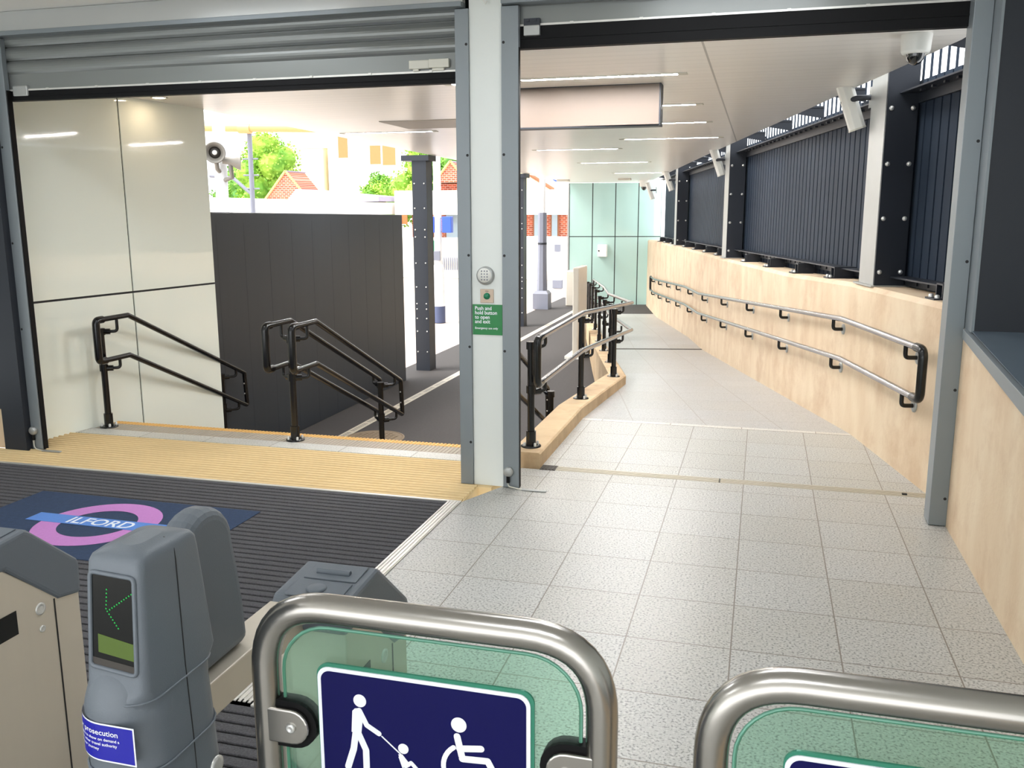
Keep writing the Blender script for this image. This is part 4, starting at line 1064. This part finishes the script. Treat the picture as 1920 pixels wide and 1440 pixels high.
# ------------------------------------------------------------------ beyond the platform
# long white platform canopy and wall opposite
t = empty('opposite_canopy', (-20,41,ZP), 'long white platform canopy across the tracks', 'canopy')
MB().prism([(-32,41,1.55),(-18.8,41,1.55),(-18.8,41,2.15),(-32,41,2.55)], (0,5,0)).build('valance', M['bwhite'], t)
MB().prism([(-24,43,2.2),(-18.8,43,2.2),(-18.8,43,2.45),(-23.4,43,2.85)], (0,3,0)).build('ridge', M['slate'], t)
MB().box(-32,41.6,ZP,-18.9,41.8,1.6).build('back_wall', M['bwhite'], t)
MB().box(-21.2,40.9,1.45,-18.8,41.0,1.57).build('timber_beam', M['brownwood'], t)
t = empty('opposite_wall', (-12,34,ZP), 'white rendered platform wall opposite with railings', 'wall')
MB().box(-26,34,ZP,-11.0,34.3,-.02).build('panel', M['bwhite'], t)
m = MB()
for k in range(26): m.box(-13.4+k*.09,33.93,-.55,-13.37+k*.09,33.97,-.05)
m.build('railing', M['polegrey'], t)
MB().box(-10.9,34,ZP,-4.2,34.3,.78).build('platform_wall', M['bwhite'], label='high white wall behind the thick octagonal column', cat='wall')
MB().box(-13.9,34.02,-.04,-11.05,34.12,.72).build('fence_panel', M['offwhite'], label='pale fence panel above the white platform wall', cat='fence')
MB().prism([(-12.85,33.99,.12),(-12.5,33.99,.08),(-12.4,33.99,.58),(-12.85,33.99,.64)], (0,.03,0)).build('green_poster', M['greenbtn'], label='small green poster on the pale fence panel', cat='poster')
# brick station building
t = empty('brick_building', (-11.5,46,ZP), 'red brick station building with white canopy opposite', 'building')
MB().box(-18.2,46,ZP,-9.2,52,2.35).build('brick_wall', M['brick'], t)
for x, w in ((-17.3,.7),(-15.9,.8),(-11.2,.6),(-10.35,.45)):
    f = MB().box(x-w/2,45.9,.2,x+w/2,46.0,1.75).build('window', M['brownwood'], t)
    MB().box(x-w/2+.08,45.86,.3,x+w/2-.08,45.9,1.65).build('pane', M['gwindow'], f)
MB().box(-14.8,45.85,-.3,-14.3,46.0,2.0).build('door', M['totem'], t)
MB().prism([(-18.6,44.6,1.52),(-8.9,44.6,1.52),(-8.9,44.6,2.75),(-18.6,44.6,2.75)], (0,1.5,0)).build('canopy', M['bwhite'], t)
MB().prism([(-12.3,45,2.75),(-10.2,45,2.75),(-11.6,45,3.6),(-12.3,45,3.6)], (0,4,0)).build('gable_wall', M['bcream'], t)
m = MB(); m.tube([(-11.85,44.95,3.75),(-10.2,44.95,2.75)], .09, 6); m.build('barge_board', M['brownwood'], t)
MB().prism([(-17.1,47,2.75),(-15.2,47,2.75),(-15.2,47,3.15),(-17.1,47,3.15)], (0,3,0)).build('brick_band', M['brick'], t)
for x, w in ((-18.3,.8),(-16.4,.6)): MB().box(x-w/2,44.5,1.05,x+w/2,44.58,1.50).build('amber_lantern', M['orangewin'], t)
MB().box(-20.1,44.4,1.98,-19.0,44.5,2.22).build('yellow_sign', M['yellowsign'], label='small yellow wayfinding sign beside the navy column, far platform', cat='sign')
# brick gables
def gable(x, yy, w, z0, h, l):
    t = empty('brick_gable', (x,yy,z0), l, 'gable', 'brick gables over the far platform')
    MB().prism([(x-w/2,yy,z0),(x+w/2,yy,z0),(x,yy,z0+h)], (0,2.2,0)).build('brick_face', M['brick'], t)
    m = MB(); m.tube([(x-w/2-.1,yy-.04,z0-.05),(x,yy-.04,z0+h+.05)], .07, 6); m.tube([(x,yy-.04,z0+h+.05),(x+w/2+.1,yy-.04,z0-.05)], .07, 6); m.build('coping', M['gantry'], t)
    m = MB(); m.prism([(x-w/2-.1,yy+.02,z0-.02),(x,yy+.02,z0+h+.02),(x,yy+2.3,z0+h+.02),(x-w/2-.1,yy+2.3,z0-.02)],(0,0,.06)); m.build('roof_slope', M['slate'], t)
gable(-25.6,46,2.5,2.4,1.45,'brick gable rising behind the white canopy, left opening')
gable(-16.15,46.5,1.75,3.2,1.05,'brick gable seen beside the white lamp post')
# pale buildings
def building(x0, x1, yy, z1, m0, l, wins):
    t = empty('pale_building', ((x0+x1)/2,yy,ZP), l, 'building', 'pale buildings beyond the station')
    MB().box(x0,yy,ZP,x1,yy+8,z1).build('wall', M[m0], t)
    MB().box(x0-.2,yy-.2,z1,x1+.2,yy+8,z1+.3).build('parapet', M['bwhite'], t)
    for (x, z, w, h, mm) in wins: MB().box(x-w/2,yy-.06,z,x+w/2,yy,z+h).build('window', M[mm], t)
building(-47.5,-38.5,76,7.2,'bcream','tall cream building far behind the white horn pole',[(-45.5,4.3,1.2,1.4,'gwindow'),(-42.5,4.3,1.2,1.4,'gwindow')])
building(-38.0,-31,76,9.0,'bwhite','broad white building with orange windows behind the left gable',[(-36.5,6.3,.9,1.9,'orangewin'),(-35.0,5.9,.9,1.6,'bcream'),(-33.4,5.7,1.0,1.6,'orangewin'),(-32.1,5.6,1.2,1.8,'orangewin')])
building(-30.6,-27.2,70,4.9,'bwhite','small white building with slate roof by the right-hand trees',[(-29.6,3.3,.6,.9,'gwindow'),(-28.4,3.3,.6,.9,'gwindow')])
building(-23.0,-14.6,75,4.7,'bwhite','white building with blue bands behind the thick octagonal column',[(-18.2,4.0,6.6,.35,'bluesign'),(-16.6,2.7,1.0,.9,'gwindow'),(-15.4,2.7,.6,.9,'gwindow')])
t = empty('church_spire', (-33.0,90,ZP), 'tiny brick turret rising above the far rooftops', 'turret')
MB().box(-34.3,90,ZP,-33.3,91,6.9).build('shaft', M['brick'], t)
MB().lathe([(.8,0),(.03,1.5)], (-33.8,90.5,6.9), Matrix.Rotation(PI/4,3,'Z'), 4, False).build('cap', M['brownwood'], t)
# gantry beam over the tracks
t = empty('rail_gantry', (-18,30,ZP), 'brown pipe gantry spanning the tracks on a pale mast', 'gantry')
m = MB(); m.cyl((-24,31,4.98),(-12.5,31,4.62),.15,10); m.cyl((-19.1,31,4.80),(-18.6,31,4.78),.18,10); m.build('beam', M['gantry'], t)
MB().cyl((-18.85,31.2,ZP),(-18.80,31.2,4.75),.09,10).build('mast', M['polegrey'], t)
m = MB()
for z in (2.6,3.1,3.7): m.cyl((-19.15,31.2,z),(-18.5,31.2,z),.03,6)
m.tube([(-20.6,31.2,3.1),(-19.6,31.2,3.0),(-18.85,31.2,2.4)], .07, 8); m.build('cable_arm', M['polegrey'], t)
# trees
def tree(x, yy, z0, h, w, mt, l, nleaf=5200):
    t = empty('tree', (x,yy,ZP), l, 'tree', 'trees beyond the station')
    MB().tube([(x,yy,ZP),(x+.1,yy,z0+h*.5)], [.22,.10], 8).build('trunk', M['bark'], t)
    m = MB(); blobs = []
    for k in range(16):
        a = random.random()*2*PI; rr = random.random()**.5*w*.36; zz = random.random()
        blobs.append((Vector((x+rr*math.cos(a)*(1-.5*zz), yy+rr*math.sin(a)*.6, z0+h*(.12+.72*zz))), w*.2*(.8+.5*random.random())))
    blobs.append((Vector((x,yy,z0+h*.82)), w*.19))
    vs = []; fs = []
    for c, R in blobs:
        # lumpy inner mass
        b = len(vs)
        for i_ in range(7):
            for j_ in range(10):
                th = PI*(i_+.5)/7; ph = 2*PI*j_/10; r_ = R*(.62+.25*random.random())
                vs.append(c+Vector((math.sin(th)*math.cos(ph),math.sin(th)*math.sin(ph),math.cos(th)))*r_)
        for i_ in range(6):
            for j_ in range(10): fs.append((b+i_*10+j_, b+i_*10+(j_+1)%10, b+i_*10+10+(j_+1)%10, b+i_*10+10+j_))
        for q in range(nleaf//17):
            d = Vector((random.gauss(0,1),random.gauss(0,1),random.gauss(0,1))).normalized()*R*(.75+.4*random.random())
            p = c+d; s_ = .085*(.7+.8*random.random())
            u = Vector((random.gauss(0,1),random.gauss(0,1),random.gauss(0,1))).normalized(); v = u.orthogonal().normalized()
            b = len(vs); vs += [p-u*s_, p+v*s_*.6, p+u*s_, p-v*s_*.6]; fs.append((b,b+1,b+2,b+3))
    m.add(vs, fs).build('foliage', M[mt], t)
tree(-29.0,50,1.2,5.2,5.0,'leafA','bright green tree behind the horn loudspeaker pole')
tree(-33.0,54,1.0,3.6,5.5,'leafB','low green tree behind the gantry mast')
tree(-30.8,55.5,1.0,2.6,4.0,'leafA','low bright bush left of the brick gable')
tree(-26.8,62,1.2,3.0,3.2,'leafB','round dark bush between the gable and the navy column')
tree(-22.4,58,1.2,4.9,5.2,'leafA','tall light green tree just left of the navy column')
tree(-19.6,57,1.2,4.4,4.4,'leafB','green tree behind the white lamp post')
tree(-18.0,60,1.0,4.0,4.2,'leafA','yellow green tree above the brick gable by the pillar')
tree(-25.0,58,.9,2.2,4.6,'leafA','low hedge-like tree above the white canopy')

# ------------------------------------------------------------------ light
w = bpy.data.worlds.new('sky'); scene.world = w; w.use_nodes = True
nt = w.node_tree; bg = nt.nodes['Background']; bg.inputs['Color'].default_value = (.96,.985,1,1); bg.inputs['Strength'].default_value = 1.9
sl = bpy.data.lights.new('sun', 'SUN'); sl.energy = 4.5; sl.angle = .5; sl.color = (1,.95,.88)
so = bpy.data.objects.new('sun', sl); COL.objects.link(so); so.rotation_euler = Vector((.55,.28,-.8)).to_track_quat('-Z','Y').to_euler(); so.location = (-10,-10,20)
# unseen ceiling lamps, added to brighten the hall and the ramp entrance
for i, (x, yy, l) in enumerate(((-3.6,2.6,'added unseen ceiling lamp over the entrance mat'),(-.4,2.9,'added unseen ceiling lamp over the grey tiles'),(-.4,-.2,'added unseen ceiling lamp behind the gates'),(-3.6,-.4,'added unseen ceiling lamp behind the left gates'),(-3.6,4.7,'added unseen ceiling lamp just inside the left shutter'),(-.25,4.7,'added unseen ceiling lamp just inside the right shutter'))):
    t = empty('added_hall_lamp', (x,yy,3.22), l, 'ceiling light', 'added unseen hall lamps')
    MB().box(x-.62,yy-.17,3.205,x+.62,yy+.17,3.231).build('frame', M['white'], t)
    MB().box(x-.58,yy-.13,3.20,x+.58,yy+.13,3.207).build('diffuser', M['added_hall_light'], t)

# ------------------------------------------------------------------ camera
f = 1692.0
Dn = Vector((25, 8680, f)).normalized()
Yc = Vector((474, -(f*f+474*25)/8680, f)).normalized()
U = -Dn; X = Yc.cross(U)
if X.x < 0: X = -X
right = Vector((X.x, Yc.x, U.x)); down = Vector((X.y, Yc.y, U.y)); fwd = Vector((X.z, Yc.z, U.z))
mw = Matrix((right, -down, -fwd)).transposed().to_4x4(); mw.translation = (0,0,1.85)
cam = bpy.data.cameras.new('camera'); cam.sensor_width = 36; cam.lens = 36*f/1920; cam.clip_start = .05; cam.clip_end = 300
co = bpy.data.objects.new('camera', cam); COL.objects.link(co); co.matrix_world = mw
scene.camera = co
vs_ = scene.view_settings
vs_.view_transform = 'Standard'; vs_.look = 'None'; vs_.exposure = 0.7; vs_.gamma = 1; vs_.use_curve_mapping = False
